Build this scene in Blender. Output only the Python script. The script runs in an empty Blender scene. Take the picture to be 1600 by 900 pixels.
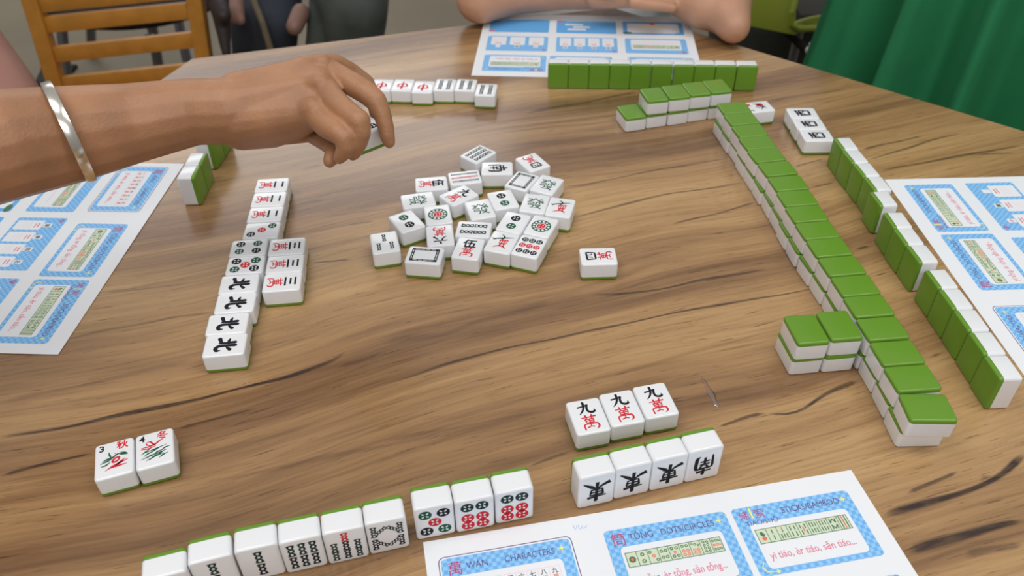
import bpy, bmesh, math, random
from mathutils import Vector, Matrix
R=math.radians; PI=math.pi; random.seed(7)
SC=bpy.context.scene; COL=SC.collection
# ---------------------------------------------------------------- camera (metres, table top = z 0)
CF,CP,CR,CH=(1288.409757, 0.688051, -0.010615, 461.711731)
CH/=1000
cp,sp,cr,sr=math.cos(CP),math.sin(CP),math.cos(CR),math.sin(CR)
FW=Vector((0,cp,-sp)); X0=Vector((1,0,0)); U0=Vector((0,sp,cp))
XR=cr*X0+sr*U0; UP=-sr*X0+cr*U0; EYE=Vector((0,0,CH))
def ray(px,py): return FW+XR*((px-800)/CF)+UP*((450-py)/CF)
def at(px,py,d): return EYE+ray(px,py)*d                # point seen there, d metres ahead
def onz(px,py,z): r=ray(px,py); return EYE+r*((z-CH)/r.z)
def ony(px,py,y): r=ray(px,py); return EYE+r*(y/r.y)
cam=bpy.data.cameras.new('camera'); co=bpy.data.objects.new('camera',cam); COL.objects.link(co)
M=Matrix((XR,UP,-FW)).transposed().to_4x4(); M.translation=EYE; co.matrix_world=M
cam.sensor_width=36; cam.lens=36*CF/1600; cam.clip_start=.01
cam.dof.use_dof=True; cam.dof.focus_distance=.62; cam.dof.aperture_fstop=9.5
SC.camera=co
# ---------------------------------------------------------------- materials
def new(name):
    m=bpy.data.materials.new(name); m.use_nodes=True; nt=m.node_tree
    return m,nt,nt.nodes['Principled BSDF']
def mat(name,col,rough=.5,metal=0,coat=0,noise=0,nscale=40,bump=0,bscale=200,sss=0,sheen=0,spec=.5,trans=0,ior=1.5):
    m,nt,b=new(name); N=nt.nodes; L=nt.links
    b.inputs['Base Color'].default_value=(*col,1); b.inputs['Roughness'].default_value=rough
    b.inputs['Metallic'].default_value=metal; b.inputs['Coat Weight'].default_value=coat; b.inputs['Coat Roughness'].default_value=.08
    b.inputs['Specular IOR Level'].default_value=spec; b.inputs['Transmission Weight'].default_value=trans; b.inputs['IOR'].default_value=ior
    b.inputs['Sheen Weight'].default_value=sheen
    if sss: b.inputs['Subsurface Weight'].default_value=sss; b.inputs['Subsurface Radius'].default_value=(.012,.004,.002); b.inputs['Subsurface Scale'].default_value=.6
    tc=N.new('ShaderNodeTexCoord')
    if noise:
        n=N.new('ShaderNodeTexNoise'); n.inputs['Scale'].default_value=nscale; n.inputs['Detail'].default_value=5
        L.new(tc.outputs['Object'],n.inputs['Vector'])
        r=N.new('ShaderNodeValToRGB'); r.color_ramp.elements[0].position=.3; r.color_ramp.elements[1].position=.7
        r.color_ramp.elements[0].color=(*[c*(1-noise) for c in col],1); r.color_ramp.elements[1].color=(*[min(1,c*(1+noise)) for c in col],1)
        L.new(n.outputs['Fac'],r.inputs['Fac']); L.new(r.outputs['Color'],b.inputs['Base Color'])
    if bump:
        n=N.new('ShaderNodeTexNoise'); n.inputs['Scale'].default_value=bscale; n.inputs['Detail'].default_value=4
        L.new(tc.outputs['Object'],n.inputs['Vector']); bp=N.new('ShaderNodeBump'); bp.inputs['Strength'].default_value=bump; bp.inputs['Distance'].default_value=.001
        L.new(n.outputs['Fac'],bp.inputs['Height']); L.new(bp.outputs['Normal'],b.inputs['Normal'])
    return m
TW=mat('tile_white_resin',(.79,.80,.82),.22,coat=.4)
TG=mat('tile_green_resin',(.125,.275,.018),.30,coat=.12)
INK=mat('black_ink',(.010,.012,.018),.6,spec=.15); REDI=mat('red_ink',(.62,.02,.035),.6,spec=.15); GRI=mat('green_ink',(.010,.10,.05),.6,spec=.15); DGI=mat('dark_green_ink',(.010,.035,.03),.6,spec=.15)
PAP=mat('paper',(.79,.81,.84),.65,spec=.3)
def wood():
    m,nt,b=new('wood_laminate'); N=nt.nodes; L=nt.links
    tc=N.new('ShaderNodeTexCoord')
    mp=N.new('ShaderNodeMapping'); mp.inputs['Rotation'].default_value=(0,0,R(-18)); L.new(tc.outputs['Object'],mp.inputs['Vector'])
    def noise(vec,sc,det=4,rough=.5):
        n=N.new('ShaderNodeTexNoise'); n.inputs['Scale'].default_value=sc; n.inputs['Detail'].default_value=det; n.inputs['Roughness'].default_value=rough; L.new(vec,n.inputs['Vector']); return n
    def scaled(vec,s,off=(0,0,0)):
        q=N.new('ShaderNodeMapping'); q.inputs['Scale'].default_value=s; q.inputs['Location'].default_value=off; L.new(vec,q.inputs['Vector']); return q.outputs[0]
    def mth(op,a,bv,c=None):
        q=N.new('ShaderNodeMath'); q.operation=op
        for i,x in enumerate((a,bv,c)):
            if x is None: continue
            if isinstance(x,(int,float)): q.inputs[i].default_value=x
            else: L.new(x,q.inputs[i])
        return q.outputs[0]
    w1=noise(mp.outputs[0],2.4,1); w2=noise(scaled(mp.outputs[0],(4,18,1)),1.0,3)
    vm=N.new('ShaderNodeCombineXYZ')
    L.new(mth('MULTIPLY_ADD',w1.outputs['Fac'],.10,mth('MULTIPLY',w2.outputs['Fac'],.010)),vm.inputs['Y'])
    va=N.new('ShaderNodeVectorMath'); va.operation='ADD'; L.new(mp.outputs[0],va.inputs[0]); L.new(vm.outputs[0],va.inputs[1]); V=va.outputs[0]
    def ramp(fac,els):
        r=N.new('ShaderNodeValToRGB'); e=r.color_ramp.elements
        while len(e)<len(els): e.new(.5)
        for q,(p,c) in zip(e,els): q.position=p; q.color=(*c,1)
        L.new(fac,r.inputs['Fac']); return r.outputs[0]
    def mix(mode,f,a,bb):
        q=N.new('ShaderNodeMix'); q.data_type='RGBA'; q.blend_type=mode
        if isinstance(f,(int,float)): q.inputs[0].default_value=f
        else: L.new(f,q.inputs[0])
        for s,x in ((q.inputs[6],a),(q.inputs[7],bb)):
            if isinstance(x,tuple): s.default_value=(*x,1)
            else: L.new(x,s)
        return q.outputs[2]
    band=noise(scaled(V,(.9,13,1)),1,6,.62)
    base=ramp(band.outputs['Fac'],[(.26,(.092,.042,.018)),(.39,(.182,.091,.037)),(.47,(.302,.166,.068)),(.54,(.415,.242,.100)),(.66,(.515,.318,.138))])
    hue=noise(scaled(V,(1.1,6,1),(3,5,0)),1,2)
    base=mix('MIX',mth('MULTIPLY',hue.outputs['Fac'],.35),base,(.27,.160,.088))
    # fine fibres and short pores along the grain
    fib=noise(scaled(V,(14,330,1)),1,4,.6)
    base=mix('MULTIPLY',1,base,ramp(fib.outputs['Fac'],[(.3,(.78,.76,.73)),(.5,(1.0,1.0,1.0)),(.75,(1.10,1.10,1.10))]))
    pore=noise(scaled(V,(38,760,1),(7,1,0)),1,2,.5)
    base=mix('MULTIPLY',1,base,ramp(pore.outputs['Fac'],[(.27,(.50,.44,.40)),(.36,(1,1,1))]))
    arc=noise(scaled(V,(2.2,60,1),(2,9,0)),1,3,.6)
    base=mix('MULTIPLY',1,base,ramp(arc.outputs['Fac'],[(.28,(.70,.66,.62)),(.40,(1,1,1))]))
    at_=N.new('ShaderNodeAttribute'); at_.attribute_name='vein'; at_.attribute_type='GEOMETRY'
    brk=noise(scaled(V,(60,300,1)),1,3)
    vf=mth('MULTIPLY',at_.outputs['Fac'],mth('MULTIPLY_ADD',brk.outputs['Fac'],.9,.5))
    base=mix('MIX',vf,base,(.035,.018,.013))
    L.new(base,b.inputs['Base Color'])
    L.new(mth('MULTIPLY_ADD',fib.outputs['Fac'],.12,.20),b.inputs['Roughness'])
    b.inputs['Specular IOR Level'].default_value=.55; b.inputs['Coat Weight'].default_value=.20; b.inputs['Coat Roughness'].default_value=.16
    bp=N.new('ShaderNodeBump'); bp.inputs['Strength'].default_value=.10; bp.inputs['Distance'].default_value=.0004
    L.new(fib.outputs['Fac'],bp.inputs['Height']); L.new(bp.outputs['Normal'],b.inputs['Normal'])
    return m
WOOD=wood()
SKIN=mat('skin_tan',(.365,.176,.086),.48,noise=.16,nscale=28,bump=.35,bscale=420,sss=.12)
SKIN2=mat('skin_light',(.50,.27,.17),.5,noise=.10,nscale=20,sss=.12)
SILV=mat('silver',(.78,.74,.66),.22,metal=1)
CHROME=mat('chrome',(.75,.75,.76),.15,metal=1)
# ---------------------------------------------------------------- object helpers
def tag(o,label=None,cat=None,group=None,kind=None):
    if label: o['label']=label
    if cat: o['category']=cat
    if group: o['group']=group
    if kind: o['kind']=kind
    return o
def empty(name,loc=(0,0,0),rz=0):
    o=bpy.data.objects.new(name,None); COL.objects.link(o); o.location=loc; o.rotation_euler=(0,0,rz); o.empty_display_size=.02; return o
def link(name,me,parent=None,loc=None,rot=None):
    o=bpy.data.objects.new(name,me); COL.objects.link(o)
    if parent: o.parent=parent
    if loc is not None: o.location=loc
    if rot is not None: o.rotation_euler=rot
    return o
def frombm(name,bm,mats,parent=None,smooth=True,world=False,ang=40):
    """link bm as one object; with world=True the bm is in world space and parent is an unrotated empty"""
    if world and parent: bmesh.ops.translate(bm,verts=bm.verts,vec=-Vector(parent.location))
    bmesh.ops.recalc_face_normals(bm,faces=bm.faces)
    me=bpy.data.meshes.new(name); bm.to_mesh(me); bm.free()
    for m in (mats if isinstance(mats,(list,tuple)) else [mats]): me.materials.append(m)
    if smooth:
        me.shade_smooth(); me.set_sharp_from_angle(angle=R(ang))
    return link(name,me,parent)
def box(bm,c,s,rot=None,bev=0,seg=2):
    r=bmesh.ops.create_cube(bm,size=1); vs=r['verts']
    bmesh.ops.scale(bm,verts=vs,vec=s)
    if bev:
        es=list({e for v in vs for e in v.link_edges}); q=bmesh.ops.bevel(bm,geom=es,offset=bev,segments=seg,affect='EDGES',profile=.5); vs=list({v for f in q['faces'] for v in f.verts}|{v for v in vs if v.is_valid})
    if rot is not None: bmesh.ops.rotate(bm,verts=vs,cent=(0,0,0),matrix=rot)
    bmesh.ops.translate(bm,verts=vs,vec=c); return vs
def hull(bm,balls,seg=14):
    """convex hull of balls (point, radius)"""
    t=bmesh.new()
    for p,r in balls: bmesh.ops.create_uvsphere(t,u_segments=seg,v_segments=8,radius=r,matrix=Matrix.Translation(p))
    q=bmesh.ops.convex_hull(t,input=t.verts)
    bmesh.ops.delete(t,geom=[v for v in t.verts if not v.link_faces],context='VERTS')
    me=bpy.data.meshes.new('h'); t.to_mesh(me); t.free(); bm.from_mesh(me); bpy.data.meshes.remove(me)
def tube(bm,pts,rads,seg=12):
    """round tube through pts with closed ends"""
    n=len(pts); pts=[Vector(p) for p in pts]
    if not isinstance(rads,(list,tuple)): rads=[rads]*n
    up=Vector((0,0,1)); rings=[]
    for i,p in enumerate(pts):
        d=(pts[min(i+1,n-1)]-pts[max(i-1,0)]).normalized()
        a=d.cross(up); a=a.normalized() if a.length>1e-4 else Vector((1,0,0)); b=d.cross(a).normalized()
        rings.append([bm.verts.new(p+(a*math.cos(2*PI*k/seg)+b*math.sin(2*PI*k/seg))*rads[i]) for k in range(seg)])
    for i in range(n-1):
        for k in range(seg): bm.faces.new((rings[i][k],rings[i][(k+1)%seg],rings[i+1][(k+1)%seg],rings[i+1][k]))
    bm.faces.new(rings[0][::-1]); bm.faces.new(rings[-1])
def remesh(name,bm,voxel,m,parent,smooth=8,world=True,disp=None):
    if world and parent: bmesh.ops.translate(bm,verts=bm.verts,vec=-Vector(parent.location))
    me=bpy.data.meshes.new(name); bm.to_mesh(me); bm.free()
    o=bpy.data.objects.new('tmp',me); COL.objects.link(o)
    a=o.modifiers.new('r','REMESH'); a.mode='VOXEL'; a.voxel_size=voxel; a.adaptivity=0
    b=o.modifiers.new('s','SMOOTH'); b.iterations=smooth; b.factor=.5
    bpy.context.view_layer.update()
    ev=o.evaluated_get(bpy.context.evaluated_depsgraph_get()); nm=bpy.data.meshes.new_from_object(ev)
    bpy.data.objects.remove(o); bpy.data.meshes.remove(me)
    nm.name=name; nm.materials.clear(); nm.materials.append(m); nm.shade_smooth()
    return link(name,nm,parent)
# ---------------------------------------------------------------- flat printing (mesh builder)
class Print:
    """flat inked shapes in a local xy plane (mm); z is a tiny print height"""
    def __init__(s): s.v=[];s.f=[];s.m=[]
    def poly(s,pts,z,mi):
        i=len(s.v); s.v+=[(x,y,z) for x,y in pts]; s.f.append(tuple(range(i,i+len(pts)))); s.m.append(mi)
    def ell(s,x,y,a,b,z,mi,ang=0,n=18):
        c,t=math.cos(ang),math.sin(ang)
        s.poly([(x+c*a*math.cos(2*PI*k/n)-t*b*math.sin(2*PI*k/n),y+t*a*math.cos(2*PI*k/n)+c*b*math.sin(2*PI*k/n)) for k in range(n)],z,mi)
    def rect(s,x0,y0,x1,y1,z,mi,r=0,n=4):
        if r<=0: return s.poly([(x0,y0),(x1,y0),(x1,y1),(x0,y1)],z,mi)
        P=[]
        for cx,cy,a0 in ((x1-r,y0+r,-90),(x1-r,y1-r,0),(x0+r,y1-r,90),(x0+r,y0+r,180)):
            for k in range(n+1): a=R(a0+90*k/n); P.append((cx+r*math.cos(a),cy+r*math.sin(a)))
        s.poly(P,z,mi)
    def stroke(s,pts,w,z,mi):
        """tapering brush stroke; w list or number"""
        n=len(pts); 
        if not isinstance(w,(list,tuple)): w=[w]*n
        L=[];Rr=[]
        for i,(x,y) in enumerate(pts):
            a=pts[max(i-1,0)]; b=pts[min(i+1,n-1)]; dx,dy=b[0]-a[0],b[1]-a[1]; l=math.hypot(dx,dy) or 1
            L.append((x-dy/l*w[i]/2,y+dx/l*w[i]/2)); Rr.append((x+dy/l*w[i]/2,y-dx/l*w[i]/2))
        for i in range(n-1): s.poly([L[i],L[i+1],Rr[i+1],Rr[i]][::-1],z,mi)
    def text(s,body,x,y,size,z,mi,bold=0,sx=1,sy=1,rot=0,align='C',shear=0):
        vs,fs=glyph(body,bold)
        xs=[v[0] for v in vs]; ys=[v[1] for v in vs]
        ox=(min(xs)+max(xs))/2 if align=='C' else min(xs); oy=(min(ys)+max(ys))/2 if align=='C' else 0
        c,t=math.cos(rot),math.sin(rot); i=len(s.v)
        for a,b in vs:
            a=(a-ox)*size*sx; b=(b-oy)*size*sy; a+=b*shear
            s.v.append((x+c*a-t*b,y+t*a+c*b,z))
        for f in fs: s.f.append(tuple(i+k for k in f)); s.m.append(mi)
    def brush(s,ch,x,y,sx,sy,z,mi,k=1.0):
        k*=1.35
        for pts,w in BR[ch]:
            z+=.004
            n=len(pts); closed=pts[0]==pts[-1]; w=w if isinstance(w,list) else [w]*n; Q=[];Wd=[]
            if n==2 or (closed and n==5): # straight pieces
                for i in range(n-1):
                    for j in range(3): t=j/3; Q.append((pts[i][0]+(pts[i+1][0]-pts[i][0])*t,pts[i][1]+(pts[i+1][1]-pts[i][1])*t)); Wd.append(w[i]+(w[i+1]-w[i])*t)
                Q.append(pts[-1]); Wd.append(w[-1])
            else:
                for i in range(n-1):
                    p0,p1,p2,p3=pts[max(i-1,0)],pts[i],pts[i+1],pts[min(i+2,n-1)]
                    for j in range(4):
                        t=j/4; c=[.5*((2*p1[a])+(-p0[a]+p2[a])*t+(2*p0[a]-5*p1[a]+4*p2[a]-p3[a])*t*t+(-p0[a]+3*p1[a]-3*p2[a]+p3[a])*t**3) for a in (0,1)]
                        Q.append(tuple(c)); Wd.append(w[i]+(w[i+1]-w[i])*t)
                Q.append(pts[-1]); Wd.append(w[-1])
            m=(sx+sy)/2
            s.stroke([(x+a*sx,y+b*sy) for a,b in Q],[q*m*k for q in Wd],z,mi)
            s.ell(x+Q[0][0]*sx,y+Q[0][1]*sy,Wd[0]*m*k*.5,Wd[0]*m*k*.5,z+.002,mi,n=8)
    def fit(s,body,x,y,width,height,z,mi,bold=0):
        vs,fs=glyph(body,bold); x0=min(v[0] for v in vs); x1=max(v[0] for v in vs)
        s.text(body,x,y,1,z,mi,bold,sx=width/(x1-x0),sy=height/.72,align='L')
    def dot(s,x,y,r,mi,z=.06,wi=0,ang=0):
        s.ell(x,y,r,r,z,mi,n=20)
        for k in range(4):
            a=PI/4+k*PI/2+ang; s.ell(x+math.cos(a)*r*.47,y+math.sin(a)*r*.47,r*.25,r*.15,z+.04,wi,a,10)
    def stick(s,x,y,L,w,mi,ang=0,beads=3,z=.06,wi=0):
        c,t=math.cos(ang),math.sin(ang); h=L/beads
        for k in range(beads):
            q=-L/2+h*(k+.5); px,py=x-t*q,y+c*q
            s.ell(px,py,w/2,h*.60,z,mi,ang,12)
            s.ell(px,py,w*.20,h*.30,z+.04,wi,ang,8)
        for q in (-L/2+.05*L,L/2-.05*L): s.ell(x-t*q,y+c*q,w*.62,h*.22,z+.01,mi,ang,10)
BR={
'九':[([(-.85,.32),(-.2,.42),(.3,.55)],[.16,.14,.2]),([(.3,.55),(.16,.05),(.22,-.5),(.6,-.72),(.98,-.6),(.96,-.25)],[.2,.2,.22,.24,.2,.05]),([(-.12,1),(-.15,.3),(-.45,-.4),(-.9,-.9)],[.24,.2,.17,.05])],
'萬':[([(-.85,.78),(0,.8),(.85,.88)],[.1,.12,.16]),([(-.35,1.05),(-.28,.6)],[.18,.1]),([(.38,1.08),(.28,.62)],[.18,.1]),([(-.5,.5),(.48,.56),(.42,.02),(-.42,-.02),(-.5,.5)],.12),([(-.46,.26),(.45,.3)],.1),([(0,.52),(-.02,-.62)],[.13,.1]),([(-.78,-.95),(-.74,-.25),(0,-.2),(.74,-.2),(.84,-.7),(.5,-1)],[.14,.12,.11,.16,.18,.04]),([(-.42,-.68),(0,-.55),(.34,-.66)],[.14,.1,.12])],
'東':[([(-.72,.6),(0,.66),(.72,.74)],[.1,.13,.2]),([(.02,1.08),(0,0),(-.02,-.95)],[.22,.16,.2]),([(-.52,.42),(.5,.48),(.42,-.1),(-.44,-.16),(-.52,.42)],.13),([(-.45,.13),(.44,.17)],.1),([(-.04,-.14),(-.4,-.5),(-1.05,-.82)],[.06,.16,.26]),([(.04,-.14),(.42,-.48),(1.1,-.95)],[.08,.24,.06])],
'北':[([(-.3,.95),(-.26,.2),(-.3,-.6)],[.24,.2,.16]),([(-.95,.42),(-.6,.34),(-.28,.38)],[.1,.2,.12]),([(-1.05,-.55),(-.6,-.4),(-.26,-.15)],[.26,.2,.06]),([(.22,1),(.2,.1),(.22,-.5),(.55,-.8),(1,-.68),(.98,-.3)],[.24,.2,.24,.26,.22,.05]),([(.92,.55),(.6,.3),(.24,.14)],[.24,.16,.06])],
'南':[([(-.62,.72),(0,.76),(.66,.84)],[.12,.14,.2]),([(.02,1.08),(0,.4)],[.22,.14]),([(-.68,-1),(-.72,-.3),(-.7,.34),(0,.42),(.72,.44),(.78,-.3),(.74,-.82),(.45,-.98)],[.1,.16,.14,.13,.2,.22,.22,.05]),([(-.3,.24),(-.14,.04)],[.16,.08]),([(.34,.26),(.14,.02)],[.16,.06]),([(-.42,-.1),(.42,-.02)],.12),([(-.4,-.42),(.42,-.36)],.12),([(0,0),(0,-.85)],[.14,.16])],
'西':[([(-.8,.78),(0,.84),(.8,.92)],[.12,.15,.22]),([(-.72,.36),(.74,.46),(.62,-.85),(-.6,-.88),(-.72,.36)],.17),([(-.2,.8),(-.24,.1),(-.42,-.2)],[.16,.14,.06]),([(.22,.82),(.2,.0),(.48,-.12)],[.16,.14,.1])],
'中':[([(-.78,.42),(.8,.56),(.62,-.26),(-.58,-.34),(-.78,.42)],.2),([(.08,1.1),(.02,0),(0,-1.1)],[.26,.22,.08])],
'四':[([(-.8,.6),(.85,.66),(.72,-.7),(-.7,-.74),(-.8,.6)],.2),([(-.22,.5),(-.24,.0),(-.5,-.3)],[.15,.14,.06]),([(.25,.5),(.25,-.1),(.58,-.2)],[.15,.14,.08])],
'發':[([(-.9,.85),(-.45,.8),(-.55,.45),(-1,.15)],[.08,.12,.13,.04]),([(-.75,.62),(-.5,.55)],.08),([(.05,1.05),(.2,.7),(1.1,.15)],[.06,.12,.2]),([(.75,.9),(.4,.62)],[.13,.06]),([(.95,.62),(.6,.42)],[.13,.06]),([(-.1,.95),(-.3,.55),(-.7,.3)],[.12,.1,.04]),
 ([(-.75,.12),(-.15,.14),(-.18,-.12),(-.7,-.16),(-.72,-.42),(-.12,-.4),(-.16,-.85),(-.45,-1)],[.1,.12,.1,.1,.1,.12,.14,.04]),([(.2,.2),(.18,-.15),(.0,-.3)],[.12,.1,.04]),([(.2,.18),(.62,.2),(.62,-.1),(.85,-.12)],[.1,.11,.1,.07]),([(.1,-.42),(.75,-.38),(.4,-.8),(-.02,-1)],[.1,.15,.12,.04]),([(.2,-.5),(.5,-.8),(.95,-1.05)],[.08,.12,.17])],
'六':[([(-.05,1.05),(.1,.6)],[.24,.14]),([(-1,.3),(0,.38),(1,.48)],[.12,.14,.22]),([(-.25,.1),(-.5,-.45),(-1,-.85)],[.2,.18,.05]),([(.25,.12),(.6,-.35),(1,-.85)],[.06,.2,.26])]}
_gl={}
def glyph(body,bold=0):
    k=(body,bold)
    if k not in _gl:
        c=bpy.data.curves.new('t','FONT'); c.body=body; c.resolution_u=3; c.offset=bold
        o=bpy.data.objects.new('t',c); COL.objects.link(o); bpy.context.view_layer.update()
        me=bpy.data.meshes.new_from_object(o.evaluated_get(bpy.context.evaluated_depsgraph_get()))
        _gl[k]=([(v.co.x,v.co.y) for v in me.vertices],[tuple(p.vertices) for p in me.polygons])
        bpy.data.objects.remove(o); bpy.data.curves.remove(c); bpy.data.meshes.remove(me)
    return _gl[k]
# ---------------------------------------------------------------- mahjong tiles
W,H,D,G=25.2,32.5,17.6,3.5   # mm
def tile_shells():
    out=[]
    for keep_top in (True,False):
        bm=bmesh.new(); bmesh.ops.create_cube(bm,size=1); bmesh.ops.scale(bm,verts=bm.verts,vec=(W/1000,H/1000,D/1000))
        vert=[e for e in bm.edges if abs(e.verts[0].co.z-e.verts[1].co.z)>.001]
        bmesh.ops.bevel(bm,geom=vert,offset=.0026,segments=5,affect='EDGES',profile=.5)
        rim=[e for e in bm.edges if abs(e.verts[0].co.z-e.verts[1].co.z)<1e-6 and (len({round(f.normal.z) for f in e.link_faces})>1)]
        bmesh.ops.bevel(bm,geom=rim,offset=.0016,segments=4,affect='EDGES',profile=.5)
        zc=(-D/2+G)/1000
        q=bmesh.ops.bisect_plane(bm,geom=bm.verts[:]+bm.edges[:]+bm.faces[:],plane_co=(0,0,zc),plane_no=(0,0,1),clear_inner=keep_top,clear_outer=not keep_top)
        es=[e for e in q['geom_cut'] if isinstance(e,bmesh.types.BMEdge)]
        if not keep_top:   # a fine groove between white and green
            pass
        bmesh.ops.holes_fill(bm,edges=es)
        bmesh.ops.recalc_face_normals(bm,faces=bm.faces)
        out.append(bm)
    return out
_top,_bot=tile_shells()
gm=bpy.data.meshes.new('green_back'); _bot.to_mesh(gm); gm.materials.append(TG); gm.shade_smooth(); gm.set_sharp_from_angle(angle=R(50))
IK,RD,GR,DG=1,2,3,4
def face_print(P,g):
    def nums(ch):
        if ch in BR: P.brush(ch,0,6.9,6.2,5.6,.06,IK,1.1)
        else: P.text(ch,0,6.9,12.6,.06,IK,bold=.028)
        P.brush('萬',0,-6.4,6.3,6.3,.06,RD)
    if g[0]=='w': nums({'2':'二','3':'三','4':'四','5':'伍','6':'六','9':'九'}[g[1]])
    elif g=='dong': P.brush('東',0,0,8.6,9.2,.06,IK,1.1)
    elif g=='nan': P.brush('南',0,0,7.8,8.8,.06,IK,1.15)
    elif g=='bei': P.brush('北',0,0,6.6,8.2,.06,IK,1.35)
    elif g=='xi': P.brush('西',0,0,7.6,8.0,.06,IK,1.4)
    elif g=='fa': P.brush('發',0,0,7.8,8.2,.06,GR,.95)
    elif g=='zh': P.brush('中',0,0,7.6,8.6,.06,RD)
    elif g=='bai':
        x,y,t=9.2,12.4,2.7
        for a in ((-x,-y,x,-y+t),(-x,y-t,x,y),(-x,-y+t,-x+t,y-t),(x-t,-y+t,x,y-t)): P.rect(*a,.06,IK)
        for k in range(3): 
            for yy in (-y+t/2,y-t/2): P.rect(-x+2.6+k*4.6,yy-.35,-x+2.6+k*4.6+3.6,yy+.35,.10,0)
        for k in range(4):
            for xx in (-x+t/2,x-t/2): P.rect(xx-.35,-y+3.2+k*4.7,xx+.35,-y+3.2+k*4.7+3.7,.10,0)
    elif g=='d1':
        P.ell(0,0,9.3,9.3,.06,GR,n=32); 
        for k in range(12): a=2*PI*k/12; P.ell(7*math.cos(a),7*math.sin(a),1.25,1.25,.10,0,n=10)
        P.ell(0,0,5.0,5.0,.08,0,n=24); P.ell(0,0,4.1,4.1,.10,RD,n=20)
        for k in range(4): a=k*PI/2+PI/4; P.ell(2*math.cos(a),2*math.sin(a),.95,.5,.14,0,a+PI/2,10)
    elif g=='d2': P.dot(0,6.6,4.6,GR); P.dot(0,-6.6,4.6,IK)
    elif g=='d3': P.dot(-6.2,9,3.9,GR); P.dot(0,0,3.9,RD); P.dot(6.2,-9,3.9,IK)
    elif g=='d4':
        for x,y,c in ((-5.4,7.5,GR),(5.4,7.5,IK),(-5.4,-7.5,IK),(5.4,-7.5,GR)): P.dot(x,y,4,c)
    elif g=='d5':
        for x,y,c in ((-5.8,8.4,GR),(5.8,8.4,IK),(-5.8,-8.4,IK),(5.8,-8.4,GR),(0,0,RD)): P.dot(x,y,4.3,c)
    elif g=='d6':
        for y,c in ((8.6,DG),(-2.2,RD),(-9.8,RD)):
            for x in (-4.8,4.8): P.dot(x,y,4.3,c)
    elif g=='d9':
        for y,c in ((8.6,DG),(0,RD),(-8.6,IK)):
            for x in (-6.8,0,6.8): P.dot(x,y,3.2,c)
    elif g=='b2': P.stick(0,6.2,11,4.8,DG); P.stick(0,-6.2,11,4.8,IK)
    elif g=='b3': P.stick(0,6.6,10,3.6,DG); P.stick(-5.8,-6.2,10,3.6,DG); P.stick(5.8,-6.2,10,3.6,DG)
    elif g=='b4':
        for x in (-5,5):
            for y in (6.2,-6.2): P.stick(x,y,11.4,4.8,DG)
    elif g=='b6':
        for x in (-6.6,0,6.6):
            for y,c in ((6.2,DG),(-6.2,IK)): P.stick(x,y,11.2,4.4,c)
    elif g=='b7':
        P.stick(0,9.4,8,4.2,RD)
        for y in (0.6,-8.4): P.stick(0,y,8.6,4.2,IK)
        for x in (-7.2,7.2):
            for y in (.2,-8.6): P.stick(x,y,8.6,4.0,DG)
    elif g=='b8':
        for s_,c in ((1,DG),(-1,IK)):
            for x in (-8.2,8.2): P.stick(x,s_*6.4,10.6,3.8,c,beads=4)
            for x in (-4,4): P.stick(x,s_*6.6,9.6,3.2,c,ang=R(50)*(1 if x>0 else -1)*s_,beads=4)
    elif g=='b9':
        for x,c in ((-6.6,IK),(0,RD),(6.6,DG)):
            for y in (9,0,-9): P.stick(x,y,8.4,2.6,c)
    elif g=='b1':
        P.stroke([(-9,3),(-5,4.4),(-1,5.6),(3,7.2),(9.2,8.8)],[.6,1.7,2.0,1.5,.3],.06,DG)
        P.stroke([(-3,11.2),(0,9.2),(1,6.2),(-1,3.4)],[.5,1.5,1.8,1.2],.07,DG)
        P.stroke([(-10,4.6),(-8,2.2),(-5.6,3.4)],[.4,1.4,.5],.07,IK)
        P.poly([(-2.6,2.8),(5.8,4.4),(4.6,-3.2),(-1.4,-4.2)],.08,RD)
        for k in range(3): P.ell(-.6+k*2.2,-.2+k*.3,.55,2.1,.12,0,R(-10),10)
        P.stroke([(-6,-9.4),(-3,-7),(1,-6),(4,-7),(6,-9.6)],[.5,1.6,1.8,1.6,.5],.06,RD)
        P.stroke([(0,-4),(-1,-6.6)],1.1,.06,RD); P.stroke([(3,-3.6),(3.4,-6.8)],1.1,.06,RD)
    elif g in('f2','f3','f4'):
        n={'f2':'2','f3':'3','f4':'4'}[g]; ch={'f2':'夏','f3':'秋','f4':'冬'}[g]
        P.text(n,-8,11.2,7.4,.06,IK,bold=.03); P.text(ch,5.4,11.2,7.6,.06,RD,bold=.025)
        rr=random.Random(n)
        if g=='f3':
            for pts in ([(-3.4,6.6),(-2.8,3.4),(-1.6,1)],[(-8.8,-2.6),(-4,-1.2),(0,1.6),(3,3.8)],[(2,3.8),(5,2.4),(8.8,1)],[(4,4.4),(7,3),(9,1.6)],[(-8.4,-5.2),(-5.2,-4.8),(-2,-2.4)],[(-7.6,-1),(-4.6,.4),(-2,1.4)],[(.4,4.4),(2.8,2)]): P.stroke(pts,[.5]+[1.5]*(len(pts)-2)+[.4],.06,GR)
            P.ell(1.2,-1.6,3.3,2.2,.07,RD,R(38),14); P.ell(1.4,-1.6,1.7,.7,.11,0,R(38),10)
            for pts in ([(-5.6,-9.6),(-1,-7),(4,-5),(9,-3.2)],[(-2,-8.2),(3,-7.4),(8.4,-7)],[(1,-7),(4,-4.6),(7.2,-1.8)]): P.stroke(pts,[.4]+[1.7]*(len(pts)-2)+[.4],.06,RD)
        elif g=='f4':
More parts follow.
